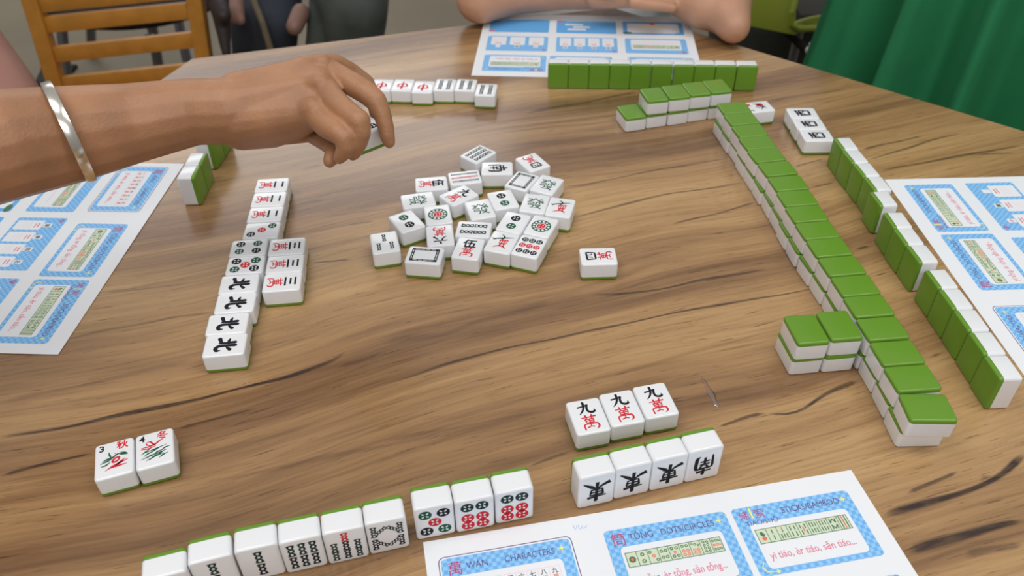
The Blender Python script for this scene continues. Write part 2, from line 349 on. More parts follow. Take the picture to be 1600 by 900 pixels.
            for pts in ([(-8.6,3),(-4,2.8),(0,3.6),(3,6),(6.6,8)],[(-5,7.4),(-2.6,7.2),(-1,4.6),(.8,3.4)],[(-5.4,7),(-5,4.8),(-2.8,3.6)],[(-9,1.8),(-4,1),(1,2.4)]): P.stroke(pts,[.4]+[1.3]*(len(pts)-2)+[.4],.06,RD)
            for k in range(9):
                x=-6+k*1.6; y=-1-(k%4)*2.1; P.stroke([(x-2.8,y-2.2),(x,y-.2),(x+3.6,y+2.2-(k%3))],[.3,1.4,.3],.06,GR)
            for pts in ([(-7,-2),(0,-.6),(8,1.4)],[(-9.4,-7.6),(-2,-5.6),(8.4,-3.4)],[(-6,-9.6),(0,-7.2),(6,-6)]): P.stroke(pts,[.3,1.2,.3],.07,GR)
        else:
            P.ell(4,-3,3.4,4.6,.06,REDP,R(-20),14)
            for pts in ([(-8,-1),(-3,-4),(1,-9)],[(-2,4),(2,-1),(7,-6)],[(-6,-8),(0,-5),(6,1),(8,4)],[(-4,2),(-1,-2),(-3,-7)]): P.stroke(pts,[.5]+[1.7]*(len(pts)-2)+[.5],.08,IK)
REDP=2
_faces={}
def face_mesh(g):
    if g not in _faces:
        bm=_top.copy(); me=bpy.data.meshes.new('face_block')
        P=Print()
        if g: face_print(P,g)
        z0=D/2/1000
        vs=[bm.verts.new((x/1000,y/1000,z0+z/1000)) for x,y,z in P.v]
        for f,m in zip(P.f,P.m):
            try: q=bm.faces.new([vs[i] for i in f]); q.material_index=m; q.smooth=False
            except ValueError: pass
        bm.normal_update()
        for q in bm.faces:
            if all(v.co.z>z0+1e-6 for v in q.verts) and q.normal.z<0: q.normal_flip()
        bm.to_mesh(me); bm.free()
        for m in (TW,INK,REDI,GRI,DGI): me.materials.append(m)
        me.set_sharp_from_angle(angle=R(50))
        for p in me.polygons: p.use_smooth=p.material_index==0 and p.center.z<=z0+1e-6
        _faces[g]=me
    return _faces[g]
TILES=[
('c1','F','b6',-34.24,764.32,0.15,318.14,0),
('c2','F','nan',-14.09,735.15,0.15,270.12,0),
('c3','F','w4',22.88,746.33,0.15,209.49,0),
('c4','F','b9',-46.71,717.9,0.15,281.02,0),
('c5','F','w5',-79.93,707.03,0.15,277.29,0),
('c6','F','w9',-51.37,684.96,0.15,309.21,0),
('c7','F','fa',-90.83,677.38,0.15,282.97,0),
('c8','F','d1',-69.86,651.83,0.15,9.71,0),
('c9','F','w6',-65.77,617.95,0.15,186.45,0),
('c10','F','d2',-98.67,641.12,0.15,30.67,0),
('c11','F','b3',-115.62,607.98,0.15,12.84,0),
('c12','F','bai',-77.7,587.78,0.15,262.73,0),
('c13','F','w5',-39.08,597.34,0.15,349.26,0),
('c14','F','b4',-35.02,627.06,0.15,263.99,0),
('c15','F','fa',-29.92,660.3,0.15,14.72,0),
('c16','F','d2',-7.89,676.31,0.15,195.76,0),
('c17','F','bai',11.12,710.16,0.15,333.62,0),
('c18','F','fa',36.0,702.72,0.15,334.74,0),
('c19','F','fa',22.83,669.17,0.15,346.83,0),
('c20','F','b1',47.3,661.89,0.15,346.01,0),
('c21','F','d2',2.06,637.45,0.15,159.46,0),
('c22','F','d1',27.87,630.63,0.15,338.17,0),
('c23','F','d9',16.06,599.23,0.15,339.28,0),
('c24','F','b1',-9.02,606.2,0.15,341.97,0),
('s4','F','w4',77.07,583.8,0.15,91.43,0),
('L1','F','w2',-240.23,707.69,0.15,274.71,0),
('L2','F','w2',-237.66,681.63,0.15,274.49,0),
('L3','F','w2',-235.12,655.53,0.15,274.41,0),
('L4','F','d3',-232.51,629.0,0.15,274.2,0),
('L5','F','d4',-238.21,601.96,0.15,275.76,0),
('L6','F','d5',-234.97,576.16,0.15,275.61,0),
('L7','F','bei',-233.99,549.89,0.15,276.42,0),
('L8','F','bei',-230.83,524.81,0.15,276.33,0),
('L9','F','bei',-230.68,498.69,0.15,276.68,0),
('L10','F','bei',-226.13,473.76,0.15,276.77,0),
('R1','F','w3',-203.82,603.45,0.15,276.4,0),
('R2','F','w3',-200.28,577.39,0.15,276.4,0),
('R3','F','w3',-197.41,552.02,0.15,276.4,0),
('K1','F','zh',-155.38,931.27,0.15,176.71,0),
('K2','F','zh',-129.87,930.56,0.15,175.82,0),
('K3','F','zh',-104.58,925.2,0.15,176.09,0),
('K4','F','b4',-78.75,929.7,0.15,175.34,0),
('K5','F','b4',-53.35,928.61,0.15,175.0,0),
('K6','F','b4',-28.54,915.46,0.15,174.31,0),
('F3','F','f3',-272.21,361.88,0.15,19.61,0),
('F4','F','f4',-247.27,370.18,0.15,19.61,0),
('N1','F','w9',53.2,395.8,0.15,12.26,0),
('N2','F','w9',78.14,403.28,0.15,12.26,0),
('N3','F','w9',103.49,410.33,0.15,12.26,0),
('X1','F','xi',332.52,847.88,0.15,90.25,0),
('X2','F','xi',332.74,822.11,0.15,90.25,0),
('X3','F','xi',333.61,796.17,0.15,90.25,0),
('X0','F','f2',285.86,864.42,0.15,100.66,0),
('E1','S','dong',51.83,340.7,0.15,14.25,1),
('E2','S','dong',76.43,347.95,0.15,14.25,1),
('E3','S','dong',101.33,354.41,0.15,14.25,1),
('E4','S','nan',126.0,360.97,0.15,14.25,1),
('f1','S','',-205.65,271.61,0.15,16.74,0),
('f2','S','b2',-181.9,282.33,0.15,16.28,0),
('f3','S','b2',-156.36,289.87,0.15,14.34,0),
('f4','S','b6',-131.27,295.42,0.15,14.41,0),
('f5','S','b7',-106.05,301.33,0.15,13.66,0),
('f6','S','b8',-81.16,307.99,0.15,13.75,0),
('f7','S','d5',-52.18,317.96,0.15,12.44,0),
('f8','S','d6',-26.94,323.06,0.15,12.44,0),
('f9','S','d6',-1.68,329.33,0.15,12.44,0),
('T1','B','',164.09,863.48,17.8,10.52,0),
('T2','B','',189.74,870.24,17.8,10.13,0),
('T3','B','',214.63,877.01,17.8,9.86,0),
('T4','B','',239.63,882.82,17.8,10.56,0),
('U1','B','',139.04,857.1,0.15,14.61,0),
('U2','B','',163.77,864.95,0.15,14.96,0),
('U3','B','',189.13,871.18,0.15,14.85,0),
('U4','B','',213.33,878.8,0.15,15.17,0),
('U5','B','',238.37,885.0,0.15,15.13,0),
('V01','B','',248.03,829.02,17.8,276.51,0),
('V02','B','',250.53,803.42,17.8,278.13,0),
('V03','B','',253.3,777.1,17.8,278.39,0),
('V04','B','',255.53,751.65,17.8,278.57,0),
('V05','B','',258.69,726.28,17.8,279.61,0),
('V06','B','',263.19,700.32,17.8,279.04,0),
('V07','B','',266.48,673.44,17.8,276.97,0),
('V08','B','',268.05,647.37,17.8,275.71,0),
('V09','B','',269.44,621.43,17.8,275.78,0),
('V10','B','',271.63,595.41,17.8,276.14,0),
('V11','B','',274.38,570.03,17.8,276.49,0),
('V12','B','',277.16,544.0,17.8,276.75,0),
('V13','B','',279.97,517.98,17.8,276.2,0),
('V14','B','',282.0,492.38,17.8,275.43,0),
('V15','B','',283.53,465.97,17.8,275.45,0),
('V16','B','',284.95,439.16,17.8,274.81,0),
('V17','B','',286.26,413.08,17.8,274.81,0),
('V18','B','',286.06,384.85,17.8,268.38,0),
('Q1','B','',225.16,466.21,17.8,5.31,0),
('Q2','B','',251.58,470.28,17.8,5.31,0),
('Q3','B','',225.02,467.96,0.15,6.3,0),
('Q4','B','',250.96,470.37,0.15,6.3,0),
('P01','S','',347.39,752.28,0.15,93.85,0),
('P02','S','',348.61,726.29,0.15,95.14,0),
('P03','S','',351.12,700.73,0.15,95.2,0),
('P04','S','',353.41,675.13,0.15,94.03,0),
('P05','S','',349.84,649.24,0.15,93.73,0),
('P06','S','',350.17,613.77,0.15,91.74,0),
('P07','S','',350.46,588.25,0.15,93.42,0),
('P08','S','',352.44,562.94,0.15,94.31,0),
('P09','S','',354.93,528.68,0.15,93.42,0),
('P10','S','',356.12,503.01,0.15,93.16,0),
('P11','S','',357.25,477.36,0.15,92.34,0),
('P12','S','',357.84,451.4,0.15,91.71,0),
('P13','S','',357.87,425.69,0.15,91.79,0),
('G01','S','',60.01,960.18,0.15,177.02,0),
('G02','S','',85.27,958.87,0.15,177.22,0),
('G03','S','',110.5,957.55,0.15,177.15,0),
('G04','S','',135.81,956.27,0.15,177.08,0),
('G05','S','',161.05,954.91,0.15,176.98,0),
('G06','S','',186.8,953.56,0.15,177.01,0),
('G07','S','',213.02,952.2,0.15,176.79,0),
('G08','S','',238.35,950.91,0.15,176.74,0),
('G09','S','',263.85,949.57,0.15,176.77,0),
('G10','S','',289.62,948.23,0.15,176.84,0),
('H1','S','',-320.79,710.01,0.15,271.22,0),
('H2','S','',-320.85,735.27,0.15,271.22,0),
('H3','S','',-322.37,779.62,0.15,263.53,0),
('H4','S','',-320.17,805.13,0.15,265.82,0),
('Y01','B','',247.8,827.91,0.15,277.73,0),
('Y02','B','',250.5,802.66,0.15,277.28,0),
('Y03','B','',255.17,777.56,0.15,278.17,0),
('Y04','B','',256.58,751.84,0.15,276.59,0),
('Y05','B','',259.61,726.62,0.15,277.12,0),
('Y06','B','',262.19,700.58,0.15,274.19,0),
('Y07','B','',265.57,675.33,0.15,273.77,0),
('Y08','B','',267.53,649.95,0.15,274.49,0),
('Y09','B','',267.86,624.62,0.15,274.42,0),
('Y10','B','',270.19,599.37,0.15,274.09,0),
('Y11','B','',273.31,573.01,0.15,278.74,0),
('Y12','B','',277.22,547.47,0.15,276.71,0),
('Y13','B','',280.05,520.92,0.15,274.28,0),
('Y14','B','',281.1,495.28,0.15,273.0,0),
('Y15','B','',282.93,469.63,0.15,274.63,0),
('Y16','B','',285.96,444.11,0.15,274.03,0),
('Y17','B','',286.89,417.55,0.15,271.96,0),
('Y18','B','',286.6,391.3,0.15,270.84,0)]
ORD=['first','second','third','fourth','fifth','sixth','seventh','eighth','ninth','tenth','eleventh','twelfth','thirteenth','fourteenth','fifteenth','sixteenth','seventeenth','eighteenth']
LB={
'c1':'six-bamboo mahjong tile turned diagonally at the far tip of the centre pile',
'c2':'mahjong tile with black south character on its side, far edge of the centre pile',
'c3':'four-of-characters mahjong tile turned almost upside down, far right corner of the centre pile',
'c4':'nine-bamboo mahjong tile with a red middle row of sticks in the centre pile',
'c5':'five-of-characters mahjong tile lying sideways at the far left of the centre pile',
'c6':'nine-of-characters mahjong tile lying diagonally in the centre pile',
'c7':'green dragon mahjong tile lying sideways at the left edge of the centre pile',
'c8':'one-dot mahjong tile with big green wheel, directly above the upside-down six tile',
'c9':'upside-down six-of-characters mahjong tile between the two-dot and four-bamboo tiles',
'c10':'two-dot mahjong tile with the green dot uppermost, left side of the centre pile',
'c11':'three-bamboo mahjong tile standing off at the near left corner of the centre pile',
'c12':'white dragon mahjong tile with black frame at the near left edge of the pile',
'c13':'five-of-characters mahjong tile lying upright at the near edge of the centre pile',
'c14':'four-bamboo mahjong tile lying sideways with two green rows of sticks in the pile',
'c15':'green dragon mahjong tile in the middle of the pile, above the four-bamboo tile',
'c16':'two-dot mahjong tile with black dot uppermost, below the south tile in the pile',
'c17':'white dragon mahjong tile with black frame turned diagonally at the far side of the pile',
'c18':'green dragon mahjong tile at the far right edge of the pile beside the white dragon',
'c19':'green dragon mahjong tile directly left of the red bird tile at the right edge',
'c20':'one-bamboo bird mahjong tile at the right edge of the centre pile',
'c21':'two-dot mahjong tile with black dot uppermost, directly above the near bird tile',
'c22':'one-dot mahjong tile with big green wheel, directly above the nine-dot tile',
'c23':'nine-dot mahjong tile with green, red and black rows, near right corner of the pile',
'c24':'one-bamboo bird mahjong tile at the near edge between five and nine-dot tiles',
's4':'four-of-characters mahjong tile lying alone on its side right of the centre pile',
'L1':'sideways two-of-characters mahjong tile, farthest tile of the left column',
'L2':'sideways two-of-characters mahjong tile, second from the far end of the left column',
'L3':'sideways two-of-characters mahjong tile just above the three-dot tile in the left column',
'L4':'three-dot mahjong tile with green, red and black dots in the left column',
'L5':'four-dot mahjong tile in the left column beside the farthest three-of-characters tile',
'L6':'five-dot mahjong tile with red centre dot in the left column',
'L7':'north wind mahjong tile directly below the five-dot tile in the left column',
'L8':'second north wind mahjong tile from the top in the left column',
'L9':'third north wind mahjong tile, just above the nearest one in the left column',
'L10':'nearest mahjong tile of the left column, a north wind showing its green base',
'R1':'three-of-characters mahjong tile at the far end of the short column of three',
'R2':'three-of-characters mahjong tile in the middle of the short column of three',
'R3':'three-of-characters mahjong tile at the near end of the short column of three',
'K1':'red dragon mahjong tile half hidden behind the reaching hand in the back row',
'K2':'red dragon mahjong tile in the middle of the three red dragons in the back row',
'K3':'red dragon mahjong tile right beside the first bamboo tile in the back row',
'K4':'leftmost bamboo mahjong tile in the back row, beside the red dragons',
'K5':'middle bamboo mahjong tile of the three in the back row',
'K6':'bamboo mahjong tile jutting forward at the right end of the back row',
'F3':'flower mahjong tile numbered 3 with a red and green plant, autumn',
'F4':'flower mahjong tile numbered 4 with a red bloom over green leaves, winter',
'N1':'leftmost of the three upright nine-of-characters mahjong tiles above the wind tiles',
'N2':'middle one of the three upright nine-of-characters mahjong tiles above the wind tiles',
'N3':'rightmost of the three upright nine-of-characters mahjong tiles above the wind tiles',
'X1':'west wind mahjong tile farthest from the camera in the trio behind the right hand row',
'X2':'west wind mahjong tile in the middle of the trio behind the right hand row',
'X3':'west wind mahjong tile nearest the standing green-backed row, last of its trio',
'X0':'flower mahjong tile with black and red drawing tucked against the far end of the wall',
'E1':'standing east wind mahjong tile at the left end of the four wind tiles',
'E2':'standing east wind mahjong tile, second from the left of the four wind tiles',
'E3':'standing east wind mahjong tile next to the south wind tile',
'E4':'standing mahjong tile with upside-down south character at the right end of the winds',
'f1':'standing mahjong tile with its face below the frame, leftmost of the bottom row',
'f2':'standing bamboo mahjong tile cut off by the frame, second from left in bottom row',
'f3':'standing two-bamboo mahjong tile left of the six-bamboo tile in the bottom row',
'f4':'standing six-bamboo mahjong tile in the bottom row',
'f5':'standing seven-bamboo mahjong tile with one red stick in the bottom row',
'f6':'standing eight-bamboo mahjong tile with zigzag sticks in the bottom row',
'f7':'standing five-dot mahjong tile with a red centre dot at the paper corner',
'f8':'standing six-dot mahjong tile beside the five-dot tile in the bottom row',
'f9':'standing six-dot mahjong tile at the right end of the bottom row',
'T1':'leftmost face-down mahjong tile on the upper layer of the short far stack',
'T2':'second face-down mahjong tile from left on the upper layer of the short far stack',
'T3':'third face-down mahjong tile from left on the upper layer of the short far stack',
'T4':'rightmost face-down mahjong tile on the upper layer of the short far stack',
'U1':'face-down mahjong tile with bare green top at the left end of the short far stack',
'U2':'second lower-layer face-down mahjong tile from left in the short far stack',
'U3':'third lower-layer face-down mahjong tile from left in the short far stack',
'U4':'fourth lower-layer face-down mahjong tile from left in the short far stack',
'U5':'lower-layer face-down mahjong tile of the short far stack, touching the long wall',
'Q1':'left upper face-down mahjong tile of the four-tile block beside the long wall',
'Q2':'right upper face-down mahjong tile of the four-tile block, touching the long wall',
'Q3':'left lower face-down mahjong tile of the four-tile block beside the long wall',
'Q4':'right lower face-down mahjong tile of the four-tile block beside the long wall',
'H1':'nearest standing green-backed mahjong tile at the left by the paper corner',
'H2':'standing green-backed mahjong tile directly behind the nearest one at the left',
'H3':'standing green-backed mahjong tile partly under the forearm, near one of its pair',
'H4':'standing green-backed mahjong tile almost hidden under the forearm, far one of its pair'}
def labels(n):
    if n in LB: return LB[n]
    i=int(n[1:])
    if n[0]=='V': return ORD[i-1]+' face-down mahjong tile from the far end, upper layer of the long wall'
    if n[0]=='Y': return ORD[i-1]+' face-down mahjong tile from the far end, lower layer of the long wall'
    if n[0]=='P': return ORD[i-1]+' standing green-backed mahjong tile from the far end of the right-hand row'
    if n[0]=='G': return ORD[i-1]+' standing green-backed mahjong tile from the left in the row by the far sheet'
GRP={'c':'loose mahjong tiles in the centre pile','L':'mahjong tiles in the left column','R':'three-of-characters tiles in the short column','K':'mahjong tiles in the back row','F':'flower tiles at the left','N':'upright nine-of-characters tiles','X':'face-up tiles behind the long wall','E':'standing wind tiles','f':'standing tiles of the bottom row','T':'upper tiles of the short far stack','U':'lower tiles of the short far stack','Q':'four-tile block beside the wall','H':'standing tiles at the left','V':'upper layer of the long wall','Y':'lower layer of the long wall','P':'standing green-backed row at the right','G':'standing green-backed row at the far side'}
def make_tile(g,kind,x,y,z,a,flip,lab,grp,matrix=None):
    root=empty('mahjong_tile',(x/1000,y/1000,z/1000),R(a)); tag(root,lab,'mahjong tile',grp)
    if kind=='S': rot=Matrix.Rotation(PI/2,4,'X')@(Matrix.Rotation(PI,4,'Z') if flip else Matrix.Identity(4)); h=H/2000
    elif kind=='B': rot=Matrix.Rotation(PI,4,'Y'); h=D/2000
    else: rot=Matrix.Identity(4); h=D/2000
    for nm,me in (('face_block',face_mesh(g)),('green_back',gm)):
        o=link(nm,me,root); o.matrix_local=Matrix.Translation((0,0,h))@rot
    if matrix is not None: root.matrix_world=matrix
    return root
for n,k,g,x,y,z,a,fl in TILES:
    make_tile(g,k,x,y,z,a,fl,labels(n),GRP.get(n[0]) if n!='s4' else None)
# ---------------------------------------------------------------- reference sheets
def checker(name,c1,c2,scale):
    m,nt,b=new(name); N=nt.nodes; L=nt.links
    tc=N.new('ShaderNodeTexCoord'); ck=N.new('ShaderNodeTexChecker'); ck.inputs['Scale'].default_value=scale
    mp=N.new('ShaderNodeMapping'); mp.inputs['Location'].default_value=(.0007,.0007,.5/scale); L.new(tc.outputs['Object'],mp.inputs['Vector']); L.new(mp.outputs[0],ck.inputs['Vector'])
    n=N.new('ShaderNodeTexNoise'); n.inputs['Scale'].default_value=260; L.new(tc.outputs['Object'],n.inputs['Vector'])
    mx=N.new('ShaderNodeMix'); mx.data_type='RGBA'; mx.inputs[6].default_value=(*c1,1); mx.inputs[7].default_value=(*c2,1)
    ad=N.new('ShaderNodeMath'); ad.operation='MULTIPLY_ADD'; L.new(ck.outputs['Fac'],ad.inputs[0]); ad.inputs[1].default_value=.7; 
    m2=N.new('ShaderNodeMath'); m2.operation='MULTIPLY'; L.new(n.outputs['Fac'],m2.inputs[0]); m2.inputs[1].default_value=.3; L.new(m2.outputs[0],ad.inputs[2]); L.new(ad.outputs[0],mx.inputs[0])
    L.new(mx.outputs[2],b.inputs['Base Color']); b.inputs['Roughness'].default_value=.6; return m
CHK=checker('printed_blue_checks',(.30,.60,.90),(.12,.38,.78),360)
BLU=mat('printed_blue',(.13,.42,.82),.6); LBL=mat('printed_light_blue',(.45,.72,.92),.6); PUR=mat('printed_purple',(.11,.05,.20),.6); PNK=mat('printed_pink',(.72,.16,.27),.6); CRM=mat('printed_crimson',(.50,.035,.14),.6)
YEL=mat('printed_yellow',(.90,.83,.16),.6); CEL=mat('printed_celadon',(.62,.70,.52),.6); PGR=mat('printed_green',(.06,.17,.08),.6); PRD=mat('printed_red',(.80,.16,.10),.6); PBK=mat('printed_black',(.03,.03,.035),.6); LPK=mat('printed_pale_pink',(.86,.62,.68),.6)
SM=[PAP,CHK,BLU,LBL,PUR,PNK,CRM,YEL,CEL,PGR,PRD,PBK,LPK]
(PA,CK,BL,LB_,PU,PK,CM,YE,CE,PG,PR,BK,LP)=range(13)
def star(P,x,y,r,z):
    pts=[]
    for k in range(8): a=k*PI/4; q=r if k%2==0 else r*.3; pts.append((x+q*math.cos(a),y+q*math.sin(a)))
    P.poly(pts,z,YE)
def strip(P,x0,y0,w,h,kind):
    """row of nine little printed tiles"""
    z=.16; n=9; s=w/n
    P.rect(x0-.3,y0-.3,x0+w+.3,y0+h+.3,z,PG if kind!='wan' else LP)
    for k in range(n):
        a=x0+k*s+.22; b=a+s-.44; cx=(a+b)/2; cy=y0+h/2
        P.rect(a,y0+.2,b,y0+h-.2,z+.04,CE if kind!='wan' else PA)
        if kind=='wan':
            P.text('一二三四伍六七八九'[k],cx,cy+h*.22,4.0,z+.08,BK,bold=.02); P.text('萬',cx,cy-h*.22,4.2,z+.08,PR,bold=.01)
        elif kind=='tong':
            L={0:[(0,0,2.3)],1:[(0,2.4,1.4),(0,-2.4,1.4)],2:[(-1.9,3,1.2),(0,0,1.2),(1.9,-3,1.2)],3:[(-1.4,2.2,1.2),(1.4,2.2,1.2),(-1.4,-2.2,1.2),(1.4,-2.2,1.2)],4:[(-1.5,2.8,1.2),(1.5,2.8,1.2),(0,0,1.1),(-1.5,-2.8,1.2),(1.5,-2.8,1.2)],
              5:[(-1.4,3,1.1),(1.4,3,1.1),(-1.4,-.4,1.2),(1.4,-.4,1.2),(-1.4,-3,1.2),(1.4,-3,1.2)],6:[(-2,3.6,.9),(0,2.8,.9),(2,2,.9),(-1.3,-1,1.1),(1.3,-1,1.1),(-1.3,-3.2,1.1),(1.3,-3.2,1.1)],7:[(x,y,.95) for x in (-1.2,1.2) for y in (3.3,1.1,-1.1,-3.3)],8:[(x,y,.95) for x in (-2,0,2) for y in (3,0,-3)]}[k]
            for i,(x,y,r) in enumerate(L):
                c=PG
                if (k==2 and i==1) or (k==4 and i==2) or (k in(5,) and y<1) or (k==6 and y<0) or (k==8 and y==0) : c=PR
                P.ell(cx+x,cy+y,r,r,z+.08,c,n=10); P.ell(cx+x,cy+y,r*.45,r*.45,z+.11,CE if k else PR,n=8)
        else:
            if k==0:
                P.ell(cx,cy+1.5,1.3,2,z+.08,PG,R(30),10); P.ell(cx+.3,cy-1.8,1.6,1.5,z+.09,PR,0,10)
            else:
                cols={1:[0],2:[0],3:[-1.4,1.4],4:[-1.6,1.6],5:[-1.8,0,1.8],6:[-1.8,0,1.8],7:[-1.8,1.8],8:[-1.8,0,1.8]}[k]
                for x in cols:
                    for y in ((2.2,-2.2) if k<8 else (3,0,-3)):
                        c=PG if not (k in(8,) and x==0) else PR
                        P.rect(cx+x-.38,cy+y-1.7,cx+x+.38,cy+y+1.7,z+.08,c)
                if k in(2,6): P.rect(cx-.38,cy+2.6,cx+.38,cy+4.4,z+.11,PR)
                if k==2: 
                    for x in (-1.8,1.8): P.rect(cx+x-.38,cy-4,cx+x+.38,cy-.6,z+.09,PG)
                if k==4: P.rect(cx-.38,cy-2,cx+.38,cy+2,z+.09,PR)
                if k==7:
                    for sg in (1,-1):
                        for x in (-.9,.9): P.stroke([(cx+x*2,cy+sg*.8),(cx,cy+sg*3.6)],.8,z+.09,PG)
def card(P,x0,y0,w,h,kind):
    x1,y1=x0+w,y0-h   # y0 = top (less negative)
    def titled(ch,pin,eng,sub,skind):
        if skind=='wan': P.rect(x0-1.6,y1-1.6,x1+1.6,y0+1.6,.04,PU,4); P.rect(x0-1,y1-1,x1+1,y0+1,.06,PA,3.6)
        P.rect(x0,y1,x1,y0,.08,CK,3)
        P.rect(x0+7.2,y1+3.8,x1-7.2,y0-13,.11,BL,3.4); P.rect(x0+7.5,y1+4.1,x1-7.5,y0-13.3,.13,PA,3.2)
        if skind=='tiao':
            P.text(ch[0],x0+7,y0-6,7.4,.15,CM); P.text(ch[1],x0+17.6,y0-6,7.4,.15,CM); P.rect(x0+11.8,y0-9,x0+13,y0-1,.15,YE)
            P.fit(pin,x0+6,y0-14.2,22,3.4,.15,PU); P.fit(eng,x0+33,y0-9.0,41,4.6,.15,PU)
        else:
            P.text(ch,x0+8.4,y0-7.6,10.2,.15,CM); P.fit(pin,x0+15.5,y0-9.4,16 if skind=='tong' else 13.4,4.8,.15,PU); P.fit(eng,x0+(37 if skind=='tong' else 40),y0-9.4,36 if skind=='tong' else 32,4.6,.15,PU)
        star(P,x1-6,y0-6.4,2.6,.16); star(P,x0+12,y1+2,2.2,.16)
        P.stroke([(x0+6,y1+10),(x0+3.6,y1+6.4),(x0+5,y1+3),(x0+11,y1+2)],[.3,.8,.8,.3],.15,YE)
        strip(P,x0+9.6,y0-28.2,w-20,10.2,skind)
        P.fit(sub,x0+11.5,y0-39.8,58,5.2,.15,PK,bold=.008)
    if kind=='wan': titled('萬','WÀN','CHARACTERS','yí wàn, èr wàn, sān wàn...','wan')
    elif kind=='tong': titled('筒','TǑNG','DOTS/CIRCLES','yì tǒng, èr tǒng, sān tǒng...','tong')
    elif kind=='tiao': titled('條索','TIÁO/SUǑ','STICKS/BAMBOO','yì tiáo, èr tiáo, sān tiáo...','tiao')
    elif kind in('dragon','wind'):
        P.rect(x0,y1,x1,y0,.08,CK,2.5)
        n=3 if kind=='dragon' else 4; s=(w-6)/n; P.text('字',x0+5,y0-5,6,.15,CM,bold=.02)
        for k in range(n):
            cx=x0+3+s*(k+.5); hw=s*.40
            P.rect(cx-hw,y1+2.6,cx+hw,y0-20,.11,PA,1.5)
            P.rect(cx-3.2,y0-19.4,cx+3.2,y0-11,.13,PA,.8)
            if kind=='dragon' and k==1: P.rect(cx-2.1,y0-17.4,cx+2.1,y0-13,.16,PG)
            elif kind=='dragon' and k==0: P.text('中',cx,y0-15.2,5,.16,PR,bold=.02)
            elif kind=='wind': P.text('東南西北'[k],cx,y0-15.2,5.4,.16,BK,bold=.02)
            P.rect(cx-hw*.42,y0-24.6,cx+hw*.42,y0-23.4,.14,PR); P.rect(cx-hw*.4,y0-27.4,cx+hw*.5,y0-26.4,.14,PK)
            for q in range(3): P.rect(cx-hw*.6,y0-32.2-q*3.2,cx+hw*.6,y0-31.7-q*3.2,.14,LP)
    elif kind=='flower':
        P.rect(x0,y1,x1,y0,.08,CK,2.5); P.rect(x0+8,y1+4,x1-8,y0-12,.11,PA,3); P.text('花',x0+6,y0-6,7,.15,CM,bold=.02)
        strip(P,x0+11,y0-27,w-22,10.2,'tong')
        P.rect(x0+16,y0-36,x1-16,y0-35,.14,LP)
    elif kind=='title':
        P.rect(x0,y1,x1,y0,.08,BL,2.5); P.rect(x0+6,y1+7,x1-6,y0-5,.11,PA,3); P.ell(x0+w/2,y1+7,4.2,4.6,.15,PR,n=20)
        P.ell(x0+w/2,y1+22,22,7,.14,YE,n=24); P.ell(x0+w/2,y1+24,24,6,.16,PA,n=24)
        P.ell(x1-6,y0-5,7,3.6,.16,PG,n=12); P.ell(x0+8,y0-5,5,3,.16,BL,n=12)
    elif kind=='notes':
        P.rect(x0,y1,x1,y0,.08,BL,2.5); P.rect(x0+2,y1+1.5,x0+w-14,y1+4,.11,LB_); P.ell(x1-5,y1+4,3.4,3.4,.12,PR,n=14)
        for i,(a,b) in enumerate(((12,38),(24,48),(16,42))): P.rect(x1-b,y1+12+i*8.6,x1-a,y1+18+i*8.6,.12,PA,1)
    elif kind=='plain':
        P.rect(x0,y1,x1,y0,.08,BL,2.5); P.rect(x1-22,y1+1,x1-4,y1+4.4,.11,PA,1); P.ell(x1-5,y0-5,3.4,3,.12,PR,n=14)
def sheet_mesh():
    P=Print()
    for x,k in ((9.3,'wan'),(114.9,'tong'),(202.2,'tiao')): card(P,x,-14.9,83,50.4,k)
    for x,k in ((12,'flower'),(106.5,'wind'),(202,'dragon')): card(P,x,-79,84,49.5,k)
    for x,k in ((12,'title'),(106.5,'notes'),(202,'plain')): card(P,x,-143,85,46,k)
    return P
SP=sheet_mesh()
def sheet(origin,ang,label,tilt=0,extra=None):
    bm=bmesh.new(); nx,ny=1,1
    pts=[(0,0),(297,0),(297,-210),(0,-210)]
    t=[bm.verts.new((x/1000,y/1000,.00000)) for x,y in pts]; q=[bm.verts.new((x/1000,y/1000,-.00012)) for x,y in pts]
    bm.faces.new(t[::-1]); bm.faces.new(q)
    for i in range(4): bm.faces.new((t[i],q[i],q[(i+1)%4],t[(i+1)%4]))
    bmesh.ops.recalc_face_normals(bm,faces=bm.faces)
    S=[SP]+([extra] if extra else [])
    for P in S:
        vs=[bm.verts.new((x/1000,y/1000,.00002+z/1400)) for x,y,z in P.v]
        for f,m in zip(P.f,P.m):
            try: fc=bm.faces.new([vs[i] for i in f]); fc.material_index=m
            except ValueError: pass
    bm.normal_update()
    for f in bm.faces:
        if f.calc_center_median().z>.00001 and f.normal.z<0: f.normal_flip()
    me=bpy.data.meshes.new('reference_sheet'); bm.to_mesh(me); bm.free()
    for m in SM: me.materials.append(m)
    o=link('reference_sheet',me); o.location=(origin[0]/1000,origin[1]/1000,.00016+(.0006 if tilt else 0)); o.rotation_euler=(tilt,0,R(ang))
    tag(o,label,'paper sheet','printed mahjong reference sheets'); return o
